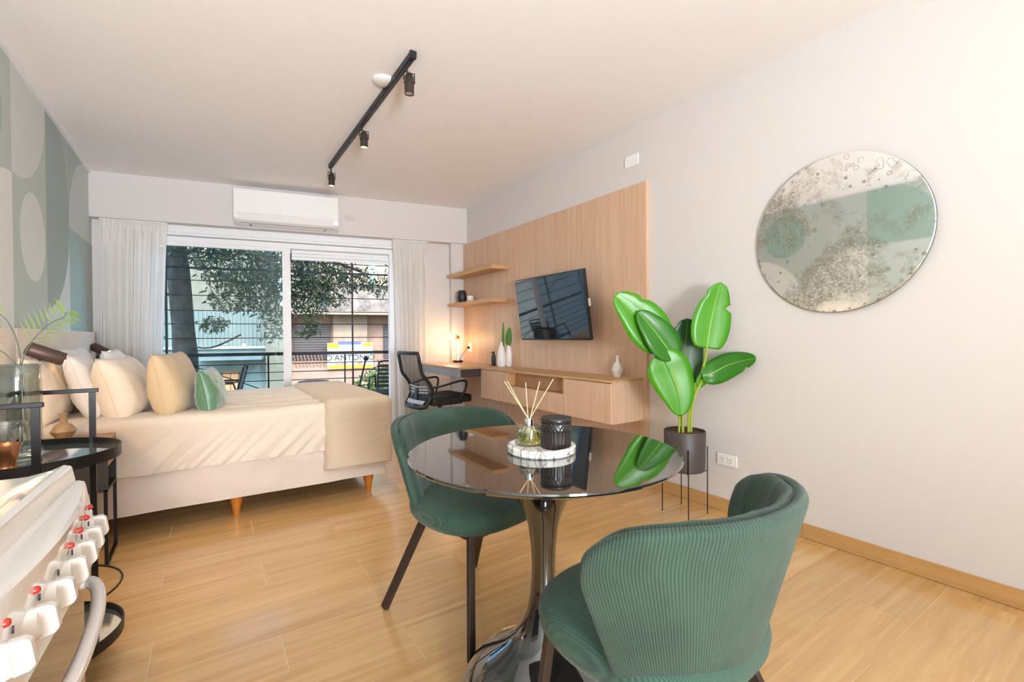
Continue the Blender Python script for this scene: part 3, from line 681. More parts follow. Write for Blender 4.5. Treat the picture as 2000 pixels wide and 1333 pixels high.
def facet_vase(name, label, loc, prof, m, n=7, rz=0):
    t_ = thing(name, label, 'vase', loc, rz); mm = MB(); rings = []
    for j, (r, z) in enumerate(prof):
        rings.append([mm.b.verts.new((r * math.cos(2 * PI * (k + .5 * (j % 2)) / n), r * math.sin(2 * PI * (k + .5 * (j % 2)) / n), z)) for k in range(n)])
    for j in range(len(rings) - 1):
        A, B = rings[j], rings[j + 1]
        for k in range(n):
            if j % 2 == 0: mm.b.faces.new((A[k], A[(k + 1) % n], B[k])); mm.b.faces.new((A[(k + 1) % n], B[(k + 1) % n], B[k]))
            else: mm.b.faces.new((A[k], B[(k + 1) % n], B[k])); mm.b.faces.new((A[k], A[(k + 1) % n], B[(k + 1) % n]))
    mm.b.faces.new(rings[0][::-1]); mm.build('body', m, t_, local=True)
    r, z = prof[-1]
    MB().lathe([(r * .95, z - .004), (r * .9, z + .012), (r * .85, z + .030), (r * 1.05, z + .046), (r * .8, z + .046), (r * .6, z + .02), (0, z + .02)], (0, 0, 0), 16).build('neck', m, t_, smooth=True, local=True)
    return t_
facet_vase('faceted_vase', 'small faceted pearl white vase on the near end of the cabinet', (2.60, 2.47, .787), [(.026, 0), (.046, .05), (.032, .09), (.014, .115)], mat('pearl_white_ceramic', '#E9E2D6', .2), 7)

# jar and pot on the lower shelf
t_ = thing('black_jar', 'matt black rounded jar on the lower shelf', 'jar', (2.545, 4.87, 1.495))
MB().lathe([(0, 0), (.036, 0), (.050, .03), (.056, .07), (.050, .11), (.038, .145), (.034, .145), (.036, .12), (0, .11)], (2.545, 4.875, 1.496), 28).build('body', BCER, t_, smooth=True)
t_ = thing('small_white_pot', 'small white pot beside the black jar on the lower shelf', 'pot', (2.60, 4.78, 1.495))
MB().lathe([(0, 0), (.036, 0), (.040, .01), (.042, .075), (.038, .075), (.036, .05), (0, .05)], (2.60, 4.775, 1.496), 24).build('body', WCER, t_, smooth=True)

# ---------------------------------------------------------------- round aged mirror
def mirror_mat():
    m = bpy.data.materials.new('aged_mirror_glass'); m.use_nodes = True; t = NT(m); v = t.obj()
    n1 = t.noise(v, 3.4, 4, .72, .4); n2 = t.noise(v, 75, 3, .75)
    blot = t.m('MULTIPLY', t.ramp(n1, [(.47, (0, 0, 0, 1)), (.58, (1, 1, 1, 1))]), t.ramp(n2, [(.38, (.15, .15, .15, 1)), (.56, (1, 1, 1, 1))]))
    vo = t.n('ShaderNodeTexVoronoi'); t.l(v, vo.inputs['Vector']); vo.inputs['Scale'].default_value = 24
    d = vo.outputs['Distance']; spot = t.m('MULTIPLY', t.m('LESS_THAN', d, .22), t.m('GREATER_THAN', t.noise(v, 8, 2), .49))
    ring = t.m('MULTIPLY', t.m('LESS_THAN', t.m('ABSOLUTE', t.m('SUBTRACT', d, .34)), .04), t.m('GREATER_THAN', t.noise(v, 6, 2), .50))
    msk = t.m('MINIMUM', t.m('ADD', t.m('ADD', t.m('MULTIPLY', blot, .8), t.m('MULTIPLY', spot, .8)), t.m('MULTIPLY', ring, .5)), 1.0)
    t.b.inputs['Metallic'].default_value = 1; t.b.inputs['Roughness'].default_value = .03; t.b.inputs['Base Color'].default_value = (.99, 1, .99, 1)
    d2 = t.n('ShaderNodeBsdfPrincipled'); d2.inputs['Roughness'].default_value = .5; d2.inputs['Metallic'].default_value = .3
    t.l(t.mix(n2, hexc('#5F5A48'), hexc('#989280')), d2.inputs['Base Color'])
    mx = t.n('ShaderNodeMixShader'); t.l(t.m('MULTIPLY', msk, .85), mx.inputs[0]); t.l(t.b.outputs[0], mx.inputs[1]); t.l(d2.outputs[0], mx.inputs[2]); t.l(mx.outputs[0], t.out.inputs[0])
    return m
mi = thing('round_mirror', 'round antiqued mirror with speckled silvering on the right wall', 'mirror', (XR, 1.04, 1.6))
# circle: centre (y,z) and radius measured on the wall plane
MY, MZ, MR = 0.394226 * 2.68, 1.1 + 0.190034 * 2.68, 0.148943 * 2.68
mtx_ = Matrix.Translation((XR - .024, MY, MZ)) @ Matrix.Rotation(rad(-1.5), 4, 'Z') @ Matrix.Rotation(rad(-.6), 4, 'Y') @ Matrix.Rotation(rad(-90), 4, 'Y')   # hangs a touch off the wall plane
MB().lathe([(0, -.0105), (MR, -.0105), (MR, -.004), (0, -.004)], (0, 0, 0), 96, mtx=mtx_).build('backing', mat('mirror_edge', '#6F776F', .4, .5), mi)
MB().lathe([(0, -.004), (MR - .001, -.004), (MR - .001, .002), (MR - .004, .0035), (0, .0035)], (0, 0, 0), 96, mtx=mtx_).build('mirror_glass', mirror_mat(), mi)

# ---------------------------------------------------------------- bed
bd = thing('bed', 'double bed with cream bedding along the window', 'bed', (.13, 3.95, 0))
BX0, BX1, BY0, BY1 = -.80, 1.09, 3.27, 4.66
BASEF = fabric('pale_beige_box_spring', '#D6CABF', c2='#CDBFB2'); DUV = fabric('sand_duvet', '#DCD0C1', c2='#D6C8B7')
def cloth_box(x0, x1, y0, y1, z0, z1, nx, ny, nz, r, wr):
    mm = MB(); b = mm.b; cache = {}
    def vert(p):
        key = tuple(round(c, 5) for c in p)
        if key in cache: return cache[key]
        q = Vector(p); lo = Vector((x0 + r, y0 + r, z0)); hi = Vector((x1 - r, y1 - r, z1 - r))
        c = Vector([min(max(q[i], lo[i]), hi[i]) for i in range(3)]); d = q - c
        if d.length > 1e-6:
            dn = d.normalized(); q = c + dn * r
        else: dn = Vector((0, 0, -1))
        q = q + dn * wr(q, dn); v = b.verts.new(q); cache[key] = v; return v
    def lin(a, c, n): return [a + (c - a) * i / n for i in range(n + 1)]
    X, Y, Z = lin(x0, x1, nx), lin(y0, y1, ny), lin(z0, z1, nz)
    def quad(*ps): b.faces.new([vert(p) for p in ps])
    for i in range(nx):
        for j in range(ny): quad((X[i], Y[j], z1), (X[i + 1], Y[j], z1), (X[i + 1], Y[j + 1], z1), (X[i], Y[j + 1], z1))
        for k in range(nz):
            for yy in (y0, y1): quad((X[i], yy, Z[k]), (X[i + 1], yy, Z[k]), (X[i + 1], yy, Z[k + 1]), (X[i], yy, Z[k + 1]))
    for j in range(ny):
        for k in range(nz):
            for xx in (x0, x1): quad((xx, Y[j], Z[k]), (xx, Y[j + 1], Z[k]), (xx, Y[j + 1], Z[k + 1]), (xx, Y[j], Z[k + 1]))
    return mm
def wr_base(q, d):
    s = 1 - abs(d.z); low = max(0, 1 - (q.z - .12) / .12)
    return s * (.012 * noise.noise(Vector((q.x * 3 + q.z * 6, q.y * 3, q.z * 9))) + .008 * noise.noise(Vector((q.x * 9 - q.z * 14, q.y * 9, q.z * 5))) - .006 * low)
def wr_duv(q, d):
    s = 1 - abs(d.z); low = max(0, min(1, 1 - (q.z - .34) / .26))
    a = q.x * 1.0 - q.z * 1.0
    fold = abs(noise.noise(Vector((a * 11, q.y * 3, q.z * 2.0)))) * .052 + .016 * noise.noise(Vector((a * 26, q.y * 5, q.z * 3)))
    return s * (fold * (.04 + .96 * low) - .018 * low) + (1 - s) * .010 * noise.noise(Vector((q.x * 3.5, q.y * 9, 0))) 
b1 = cloth_box(BX0, BX1 - .0, BY0, BY1, .125, .37, 110, 70, 16, .02, wr_base).build('box_spring', BASEF, bd, smooth=True, angle=180)
cloth_box(BX0 + .03, BX1 - .03, BY0 + .03, BY1 - .03, .32, .60, 8, 8, 3, .03, lambda q, d: 0).build('mattress', COTW, bd, smooth=True)
b2 = cloth_box(BX0, BX1 + .01, BY0 - .018, BY1 + .01, .345, .655, 260, 110, 30, .05, wr_duv).build('duvet', DUV, bd, smooth=True, angle=180)
for x, yy in ((.161, 3.345), (.978, 3.345), (-.70, 3.345), (.161, 4.58), (.978, 4.58), (-.70, 4.58)):
    MB().lathe([(0, 0), (.017, 0), (.020, .01), (.024, .05), (.034, .085), (.036, .13), (0, .13)], (x, yy, 0), 16).build('leg', ORANGEW, bd, smooth=True)
def wr_thr(q, d):
    s = 1 - abs(d.z); return s * .006 * noise.noise(Vector((q.x * 9, q.y * 9, q.z * 2))) + (1 - s) * .004 * noise.noise(Vector((q.x * 5, q.y * 4, 0)))
th = cloth_box(.665, BX1 + .036, BY0 - .045, BY1 + .03, .215, .680, 70, 110, 30, .055, wr_thr)
dl_ = [f for f in th.b.faces if abs(f.calc_center_median().x - .665) < .03 and abs(f.normal.x) > .5 and f.calc_center_median().z < 5]
bmesh.ops.delete(th.b, geom=[f for f in dl_ if f.calc_center_median().y > BY0 and f.calc_center_median().y < BY1], context='FACES')
to = th.build('bed_throw', THROW, smooth=True, angle=180, solid=.007); tag(to, 'beige ribbed throw laid over the foot of the bed', 'throw')
hb = thing('headboard', 'pale upholstered headboard along the mural wall behind the pillows', 'headboard', (-.84, 4.0, 0))
HBM = fabric('headboard_fabric', '#E7DCD0', c2='#DDCFC1')
yy = 2.05
while yy < 5.5:
    box('padded_section', (XL + .001, -.822, yy + .002, yy + .715, .12, 1.16), HBM, hb, bev=.008); yy += .72

def pillow(name, label, loc, w_, h_, t__, rot, m, seed, fac_=0.42, group=None, cat='pillow'):
    """w across, h up, t thick; local x thick, y width, z height"""
    r = random.Random(seed); N = 28; o = thing(name, label, cat, loc, 0, group); o.rotation_euler = rot
    mm = MB()
    def f(sgn):
        def g(a, b):
            u, v = a * 2 - 1, b * 2 - 1
            e = max(0, (1 - abs(u) ** 3.4) * (1 - abs(v) ** 2.4)) ** fac_ * (1.16 - .34 * (v + 1) / 2 * 1.3)
            y_ = u * w_ / 2 * (1 - .07 * (1 - abs(u)) * 0 - .05 * (1 - v * v) * abs(u) ** 3); z_ = v * h_ / 2 * (1 - .05 * (1 - u * u) * abs(v) ** 3)
            wv = .010 * noise.noise(Vector((u * 2.2 + seed, v * 2.2, sgn))) + .006 * noise.noise(Vector((u * 6 + seed, v * 3, sgn * 3))) + .004 * noise.noise(Vector((u * 14, v * 5 + seed, sgn)))
            return Vector((sgn * (t__ / 2 * e + wv * min(1, e * 2)), y_, z_))
        return g
    mm.surf(f(1), N, N); mm.surf(f(-1), N, N)
    bmesh.ops.remove_doubles(mm.b, verts=mm.b.verts, dist=.0008)
    mm.build('cover', m, o, smooth=True, angle=180, local=True)
    pts = []
    for k in range(4 * 14):
        s_, q = divmod(k, 14); q = q / 14 * 2 - 1
        u, v = [(q, -1), (1, q), (-q, 1), (-1, -q)][s_]
        pts.append((0, u * w_ / 2 * (1 - .05 * (1 - v * v) * abs(u) ** 3), v * h_ / 2 * (1 - .05 * (1 - u * u) * abs(v) ** 3)))
    MB().tube(pts, .0035, 5, closed=True).build('piping', m, o, smooth=True, local=True)
    return o
pillow('pillow', 'cream pillow leaning on the headboard behind the faceted bronze vase', (-.735, 3.62, .82), .66, .37, .17, (0, rad(-10), 0), LINEN, 1)
pillow('pillow', 'white pillow standing at the far side against the headboard, by the far reading lamp', (-.715, 4.33, .835), .66, .40, .17, (0, rad(-10), 0), COTW, 2)
pillow('pillow', 'white pillow leaning behind the large cream pillow, second from the headboard', (-.58, 3.74, .825), .62, .38, .16, (0, rad(-17), rad(4)), COTW, 3)
pillow('pillow', 'white pillow at the far side standing second from the headboard', (-.50, 4.36, .83), .64, .39, .17, (0, rad(-17), 0), COTW, 4)
pillow('pillow', 'large smooth cream pillow leaning in the lamp light at the near side of the bed', (-.40, 3.67, .805), .56, .375, .225, (0, rad(-16), rad(-9)), LINEN, 5)
pillow('pillow', 'plump taupe pillow with creased side between the cream pillow and the green cushion', (-.155, 3.66, .815), .56, .39, .21, (0, rad(-10), rad(-13)), TAUPE, 6)
pillow('cushion', 'small green satin cushion in front of the taupe pillow', (.035, 3.60, .768), .42, .27, .15, (0, rad(-10), rad(-10)), SATIN, 7, cat='cushion')

# reading lamps on the headboard
def reading_lamp(label, loc, dirv, lit):
    t_ = thing('reading_lamp', label, 'lamp', loc); L0 = Vector(loc); d = Vector(dirv).normalized(); q = d.to_track_quat('Z', 'Y').to_matrix().to_4x4()
    MB().lathe([(0, -.07), (.012, -.07), (.012, -.055), (.006, -.05), (.006, -.03), (0, -.03)], L0, 12).build('stem', DARKBR, t_, smooth=True)
    MB().tube([L0 + Vector((0, 0, -.035)), L0 + Vector((.004, 0, -.02)), L0 + Vector((.0, .0, -.005))], .005, 8).build('joint', DARKBR, t_, smooth=True)
    mt = Matrix.Translation(L0 + Vector((0, 0, .012))) @ q
    MB().lathe([(0, -.045), (.034, -.045), (.037, -.041), (.037, .108), (.033, .108), (.033, .09), (0, .09)], (0, 0, 0), 24, mtx=mt).build('lamp_head', mat('brown_anodised_metal', '#5A4843', .45, .4), t_, smooth=True)
    MB().lathe([(0, .0905), (.032, .0905), (.032, .097), (0, .097)], (0, 0, 0), 20, mtx=mt).build('lens', GLOW, t_, smooth=True)
    light('reading_lamp_light', 'SPOT', mt @ Vector((0, 0, .115)), 3.0 if lit else 3.2, (1, .62, .30), .02, aim=d, spot=rad(120), blend=.8)
reading_lamp('brown cylinder reading lamp at the near end of the headboard, above the glass vase', (-.735, 3.47, 1.02), (.70, .35, -.36), 0)
reading_lamp('brown cylinder reading lamp glowing at the far end of the headboard by the curtain', (-.775, 5.42, 1.0), (.66, -.45, -.38), 1)

# ---------------------------------------------------------------- nightstand with vase
ns = thing('nightstand', 'bedside table with brown wooden drawer and black metal frame', 'nightstand', (-.6, 3.09, 0))
NW = wood('brown_oak', '#A98058', '#91694A', 'y', 1.4, .4)
box('top', (-.86, -.392, 2.955, 3.215, .588, .603), NW, ns)
box('side_panel', (-.86, -.392, 2.955, 2.965, .36, .588), mat('charcoal_side', '#3A3B3E', .5), ns)
box('side_panel', (-.86, -.392, 3.205, 3.215, .36, .588), mat('charcoal_side', '#3A3B3E', .5), ns)
dr = box('drawer', (-.70, -.393, 2.967, 3.203, .475, .585), NW, ns, bev=.001)
box('open_shelf', (-.86, -.395, 2.965, 3.205, .355, .365), BLACKM, ns); box('niche_back', (-.70, -.69, 2.967, 3.203, .365, .475), BLACKM, ns)
for yy in (2.948, 3.222):
    MB().bar((-.40, yy, 0), (-.40, yy, .36), .014, .014).build('leg', BLACKM, ns); MB().bar((-.85, yy, 0), (-.85, yy, .36), .014, .014).build('leg', BLACKM, ns)
MB().bar((-.40, 2.955, .007), (-.40, 3.215, .007), .014, .014).build('floor_rail', BLACKM, ns); MB().bar((-.40, 2.955, .36), (-.40, 3.215, .36), .014, .014).build('cross_rail', BLACKM, ns)
facet_vase('bronze_faceted_vase', 'squat faceted taupe vase on the bedside table', (-.575, 3.11, .603), [(.024, 0), (.052, .045), (.030, .078), (.0165, .085)], mat('taupe_bronze_ceramic', '#9C8566', .45), 8)
t_ = MB().lathe([(0, 0), (.055, 0), (.056, .006), (.055, .012), (0, .012)], (-.66, 3.02, .604), 24).build('black_dish', BLACKP, smooth=True); tag(t_, 'flat black dish on the bedside table beside the taupe vase', 'dish')

# ---------------------------------------------------------------- bar cart with vase
ct = thing('bar_cart', 'black metal oval bar cart with mirrored top at the left edge', 'cart', (-.47, 2.0, 0))
CC = (-.475, 2.0, 0); AX, AY = .245, .225
def oval(r, z, n=48, c=CC, k=1.0): return [(c[0] + AX * k * math.cos(2 * PI * i / n), c[1] + AY * k * math.sin(2 * PI * i / n), z) for i in range(n)]
def tray(z, nm, h=.03):
    mm = MB(); ring = [(1.0, z - .014), (1.0, z + h * .7), (.985, z + h * .7), (.985, z), (0.0001, z), (0.0001, z - .014)]
    rings = [[mm.b.verts.new(p) for p in oval(0, zz, k=k)] for k, zz in ring]
    for A, B in zip(rings, rings[1:] + rings[:1]):
        for i in range(48): mm.b.faces.new((A[i], A[(i + 1) % 48], B[(i + 1) % 48], B[i]))
    return mm.build(nm, BLACKM, ct, smooth=True)
tray(.732, 'upper_tray'); tray(.150, 'lower_tray')
MIR = mat('tray_mirror', '#C9D2D2', .05, .9)
for z, nm in ((.7325, 'mirror_top'), (.1505, 'lower_mirror')):
    mm = MB(); mm.b.faces.new([mm.b.verts.new(p) for p in oval(0, z + .0015, k=.98)]); mm.build(nm, MIR, ct)
MB().tube(oval(0, .30, k=.985), .0035, 6, closed=True).build('rail_ring', BLACKM, ct, smooth=True)
for yp in (2.18, 1.79):
    xo = AX * math.sqrt(max(0, 1 - ((yp - CC[1]) / AY) ** 2)); xa, xb = CC[0] + xo, CC[0] - xo
    for x in (xa, xb): MB().bar((x, yp, .05), (x, yp, .915), .018, .010, (0, 1, 0)).build('post', BLACKM, ct)
    MB().bar((xb - .015, yp, .918), (xa + .017, yp, .918), .012, .014).build('handle', BLACKM, ct, bev=.002)
    for x in (xa, xb):
        MB().lathe([(0, -.012), (.022, -.012), (.026, -.006), (.026, .006), (.022, .012), (0, .012)], (0, 0, 0), 18, mtx=Matrix.Translation((x, yp, .026)) @ Matrix.Rotation(PI / 2, 4, 'X')).build('wheel', BLACKP, ct, smooth=True)
def wav_glass(): return pane_mat('smoky_vase_glass', (.74, .79, .78), .3)
vs = thing('glass_vase', 'tall rippled smoky glass vase with palm sprigs on the bar cart', 'vase', (-.478, 2.03, .735))
def wob(t_, z): return 1 + .05 * math.sin(6 * t_ + z * 9) * (.4 + z) + .02 * math.sin(z * 40 + 2 * t_)
MB().lathe([(0, 0), (.050, 0), (.054, .012), (.054, .06), (.053, .12), (.054, .18), (.053, .24), (.054, .285), (.050, .287), (.049, .24), (.049, .12), (.049, .025), (.044, .016), (0, .016)], (-.478, 2.03, .736), 48, wob=wob).build('vessel', wav_glass(), vs, smooth=True, angle=180)
PALM = mat('olive_palm_leaf', '#6F8038', .55); STEMM = mat('grey_green_stem', '#5C6650', .6)
def frond(pts, m0, leafl, side, name='palm_sprig', flip=1):
    P = arc_pts(pts, 8); st = MB().tube(P, .0018, 6).build(name, STEMM, vs, smooth=True)
    mm = MB(); N = len(P) - 1
    for i in range(int(N * m0), N + 1, 2):
        t_ = (i - N * m0) / (N - N * m0 + 1e-6); p = P[i]; d = (P[min(i + 1, N)] - P[max(i - 1, 0)]).normalized()
        for sg_ in (-1, 1):
            s_ = Vector(side) * sg_; dr_ = (d * .55 + s_ * .9 + Vector((0, 0, .15 if sg_ < 0 else -.15))).normalized(); ln = leafl * (1 - .45 * t_) * (.9 + .25 * random.random())
            q = [p, p + dr_ * ln * .5 + Vector((0, 0, .004)), p + dr_ * ln + Vector((0, 0, -.006 * sg_))]; nn = dr_.cross(Vector((0.2, -1, .2))).normalized() * .0026
            a = [mm.b.verts.new(x) for x in (q[0], q[1] + nn, q[2], q[1] - nn)]; mm.b.faces.new(a)
    mm.build('leaflets', PALM, st, kind='stuff')
frond([(-.470, 2.03, .78), (-.474, 2.04, .95), (-.471, 2.06, 1.035), (-.448, 2.055, 1.095), (-.41, 2.045, 1.145), (-.372, 2.035, 1.17), (-.365, 2.03, 1.185)], .48, .075, (.75, -.3, -.35))
frond([(-.478, 2.03, .78), (-.476, 2.05, .98), (-.478, 2.06, 1.06), (-.497, 2.065, 1.137), (-.525, 2.07, 1.18), (-.58, 2.07, 1.20), (-.64, 2.06, 1.19)], .62, .07, (.2, -.2, -.9))
frond([(-.482, 2.03, .78), (-.47, 2.04, .95), (-.478, 2.05, 1.01), (-.51, 2.06, 1.055), (-.545, 2.06, 1.09), (-.56, 2.05, 1.13)], .7, .07, (-.4, -.1, .8))
COPPER = mat('copper', '#C98557', .25, .9)
t_ = thing('copper_cup', 'copper cup at the left edge of the bar cart', 'cup', (-.46, 1.86, .735))
MB().lathe([(0, 0), (.020, 0), (.024, .004), (.020, .012), (.034, .07), (.036, .072), (.033, .072), (.018, .015), (0, .013)], (-.462, 1.855, .735), 24).build('body', COPPER, t_, smooth=True)
t_ = thing('cut_glass_coupe', 'cut glass coupe standing behind the copper cup', 'glass', (-.47, 1.92, .735))
MB().lathe([(0, 0), (.030, 0), (.030, .003), (.005, .008), (.004, .055), (.02, .065), (.042, .09), (.050, .125), (.048, .125), (.040, .092), (.018, .070), (0, .066)], (-.478, 1.91, .736), 40, wob=lambda a, z: 1 + .03 * math.sin(20 * a)).build('bowl', pane_mat('clear_cut_glass', (.93, .93, .93), .2), t_, smooth=True)

# ---------------------------------------------------------------- stove at the left edge
sv = thing('kitchen_stove', 'white enamel stove with a row of white knobs at the lower left', 'stove', (-.206, 1.175, 0), rad(-1.2))
SY = .58   # length towards the camera, local frame: origin at the far front corner of the hob
MB().box(-.60, -.012, -SY, 0, .02, .80).build('body', ENAMEL, sv, bev=.006, local=True)
def bow(y): q = (y + SY / 2) / (SY / 2); return .026 * (1 - q * q)
def strip(prof, nm, m, n=24, parent=sv, **kw):
    mm = MB(); mm.surf(lambda a, b: (lambda i, fr, y: Vector((prof[i][0] * (1 - fr) + prof[i + 1][0] * fr + bow(y) * (prof[i][2] * (1 - fr) + prof[i + 1][2] * fr), y, prof[i][1] * (1 - fr) + prof[i + 1][1] * fr)))(min(int(b * (len(prof) - 1) + 1e-6), len(prof) - 2), b * (len(prof) - 1) - min(int(b * (len(prof) - 1) + 1e-6), len(prof) - 2), -SY * a), n, len(prof) - 1)
    return mm.build(nm, m, parent, smooth=True, local=True, angle=35, **kw)
hob = strip([(-.60, .80, 0), (-.60, .862, 0), (-.56, .866, 0), (-.52, .852, 0), (-.06, .852, 0), (-.03, .858, 0), (-.012, .866, 0), (-.002, .863, 0), (.0, .858, 0), (.004, .836, 0), (.004, .80, 0)], 'hob_top', ENAMEL)
mm = MB(); mm.poly([(-.60, 0, .80), (.004, 0, .80), (.004, 0, .836), (0, 0, .858), (-.012, 0, .866), (-.03, 0, .858), (-.06, 0, .852), (-.52, 0, .852), (-.60, 0, .862)], (0, -.002, 0)); mm.build('hob_end', ENAMEL, sv, local=True)
for px, py, r in ((-.16, -.15, .045), (-.16, -.42, .035), (-.42, -.15, .035), (-.42, -.42, .045)):
    MB().lathe([(0, 0), (r, 0), (r, .008), (r * .7, .012), (0, .012)], (px, py, .853), 24).build('burner_cap', mat('black_burner', '#1A1A1A', .4) , sv, smooth=True, local=True)
pnl = strip([(.004, .834, 0), (.008, .834, .3), (.016, .831, 1), (.018, .826, 1.1), (.022, .800, .9), (.028, .766, .5), (.036, .730, .2), (.040, .712, 0), (.040, .700, 0), (.030, .694, 0), (.0, .694, 0)], 'control_panel', ENAMEL)
mm = MB(); mm.poly([(-.01, 0, .694), (.030, 0, .694), (.040, 0, .70), (.040, 0, .712), (.028, 0, .766), (.018, 0, .826), (.008, 0, .834), (-.01, 0, .834)], (0, -.002, 0)); mm.build('panel_end', ENAMEL, sv, local=True)
KN = mat('white_knob_plastic', '#CFC9C1', .25); REDL = mat('red_indicator', '#B3231A', .2); TICK = mat('black_tick', '#2A2A2A', .5)
for i, ky in enumerate((-.075, -.137, -.2, -.265, -.335, -.405, -.478)):
    xb = .030 + bow(ky) * .5; tilt = rad(-80)
    mt = Matrix.Translation((xb - .006, ky, .762)) @ Matrix.Rotation(rad(82), 4, 'Y')
    k_ = MB().lathe([(0, 0), (.0215, 0), (.0215, .004), (.019, .010), (.017, .016), (0, .016)], (0, 0, 0), 24, mtx=mt).build('knob', KN, sv, smooth=True, local=True)
    MB().poly([(-.019, -.0065, .012), (.019, -.0065, .012), (.018, -.0065, .026), (.013, -.0065, .031), (-.013, -.0065, .031), (-.018, -.0065, .026)], (0, .013, 0), mt).build('grip', KN, k_, bev=.0018, local=True)
    if i in (0, 1, 2, 3, 5, 6):
        MB().lathe([(0, 0), (.0045, 0), (.0045, .004), (.003, .006), (0, .0065)], (0, 0, 0), 12, mtx=Matrix.Translation((.0225 + bow(ky) * .85, ky + .012, .797)) @ Matrix.Rotation(rad(80), 4, 'Y')).build('indicator_light', REDL, sv, smooth=True, local=True)
    MB().box(.0285 + bow(ky) * .6, .0305 + bow(ky) * .6, ky + .026, ky + .028, .778, .786).build('tick_mark', TICK, sv, local=True)
MB().box(-.012, .012, -SY + .005, -.005, .12, .690).build('oven_door', ENAMEL, sv, bev=.004, local=True)
MB().box(.012, .015, -SY + .02, -.010, .16, .680).build('door_glass', mat('dark_oven_glass', (.03, .026, .022), .06, 0, IOR=1.6, Coat_Weight=.5), sv, local=True)
MB().tube(arc_pts([(.012, -.03, .650), (.030, -.034, .650), (.046, -.075, .648), (.058, -.16, .645), (.063, -.29, .643), (.058, -.41, .645), (.046, -.50, .648), (.030, -.546, .650), (.012, -.55, .650)], 7), .0105, 14).build('door_handle', ENAMEL, sv, smooth=True, local=True)
for px in (-.03, -.57):
    for py in (-.04, -SY + .04): MB().lathe([(0, 0), (.02, 0), (.02, .02), (0, .02)], (px, py, 0), 12).build('foot', BLACKP, sv, local=True)

# ---------------------------------------------------------------- plant on a wire stand
PC = Vector((2.479, 1.797, 0))
ps = thing('plant_stand', 'thin black wire plant stand with four tall legs', 'plant stand', PC)
hw = .094
for sx in (-1, 1):
    for sy in (-1, 1): MB().tube([PC + Vector((sx * hw, sy * hw, 0)), PC + Vector((sx * hw, sy * hw, .415))], .0032, 8).build('leg', BLACKM, ps, smooth=True)
for a, b in (((-1, -1), (1, 1)), ((-1, 1), (1, -1))): MB().tube([PC + Vector((a[0] * hw, a[1] * hw, .262)), PC + Vector((b[0] * hw, b[1] * hw, .262))], .003, 6).build('cross_bar', BLACKM, ps, smooth=True)
pp = thing('plant_pot', 'dark grey cylinder pot holding the broad leaved plant', 'pot', PC + Vector((0, 0, .266)))
MB().lathe([(0, .267), (.112, .267), (.118, .272), (.121, .30), (.123, .508), (.121, .511), (.118, .508), (.117, .485), (0, .485)], PC, 48).build('body', mat('charcoal_pot', '#453E3C', .45), pp, smooth=True)
soil = MB().surf(lambda a, b: PC + Vector((.117 * b * math.cos(2 * PI * a), .117 * b * math.sin(2 * PI * a), .494 + .010 * noise.noise(Vector((b * 9 * math.cos(2 * PI * a), b * 9 * math.sin(2 * PI * a), 0))))), 40, 12, closeu=True).build('soil', grunge('brown_bark_mulch', '#7A4E34', '#3B241A', 1, 60), pp, smooth=True)
soil['kind'] = 'stuff'
pl = thing('banana_leaf_plant', 'tall plant with broad glossy green leaves in the charcoal pot', 'plant', PC + Vector((0, 0, .49)))
def leafmat(name, c1, c2):
    m = mat(name, c1, .32, Subsurface_Weight=.0); t = NT(m); v = t.obj()
    t.color(t.mix(t.noise(v, 4, 2), hexc(c1), hexc(c2))); t.bump(t.noise(t.map(v, (60, 60, 60)), 1.0, 1), .05, .002); return m
LG1 = leafmat('fresh_leaf', '#4A9A10', '#3E880C'); LG2 = leafmat('deep_leaf', '#2E7A10', '#26680F'); LG3 = leafmat('dark_leaf', '#30552F', '#264726')
RB_ = mat('midrib_lime', '#A9CF5A', .4); SD = (.83, -.556, 0)
def stem(pts, r): MB().tube(arc_pts(pts, 6), r, 8).build('stem', mat('yellow_green_stem', '#9DB03A', .4), pl, smooth=True)
stem([(2.500, 1.784, .49), (2.505, 1.777, .67), (2.545, 1.745, .813), (2.540, 1.695, .95), (2.522, 1.672, 1.045)], .0085)
stem([(2.475, 1.806, .49), (2.464, 1.812, .639), (2.444, 1.826, .861), (2.434, 1.833, .963)], .007)
stem([(2.454, 1.819, .49), (2.451, 1.821, .639), (2.388, 1.867, .893), (2.363, 1.885, 1.03)], .007)
stem([(2.50, 1.82, .49), (2.50, 1.83, .67), (2.52, 1.83, .829)], .006); stem([(2.462, 1.80, .49), (2.455, 1.80, .70), (2.40, 1.85, .92), (2.358, 1.889, .983)], .006)
stem([(2.505, 1.77, .50), (2.512, 1.765, .67), (2.545, 1.73, .80), (2.56, 1.70, .845)], .0075)
UPW = lambda t: (math.sin(PI * min(1, t * .93 + .07) ** .8)) ** .55
leaf(pl, [(2.52, 1.67, 1.02), (2.535, 1.66, 1.14), (2.55, 1.64, 1.27), (2.56, 1.605, 1.412)], .235, SD, LG1, fold=.12, wf=UPW, cuts=((.80, .5, -1), (.66, .45, 1), (.92, .5, -1)), mrib=RB_)
leaf(pl, [(2.52, 1.83, .80), (2.535, 1.84, .95), (2.545, 1.83, 1.10), (2.54, 1.82, 1.205)], .235, SD, LG3, fold=.10, wf=UPW, cuts=((.85, .25, -1),), mrib=mat('olive_rib', '#7F9A58', .4))
leaf(pl, [(2.385, 1.90, 1.0), (2.335, 1.935, 1.12), (2.25, 1.985, 1.24), (2.135, 2.05, 1.355)], .27, (.72, -.42, .55), LG1, fold=.30, cuts=((.7, .45, 1),), mrib=RB_)
leaf(pl, [(2.434, 1.833, .963), (2.38, 1.865, 1.04), (2.315, 1.90, 1.135), (2.235, 1.955, 1.25)], .215, (-.62, .2, -.75), LG2, fold=-.35, mrib=RB_)
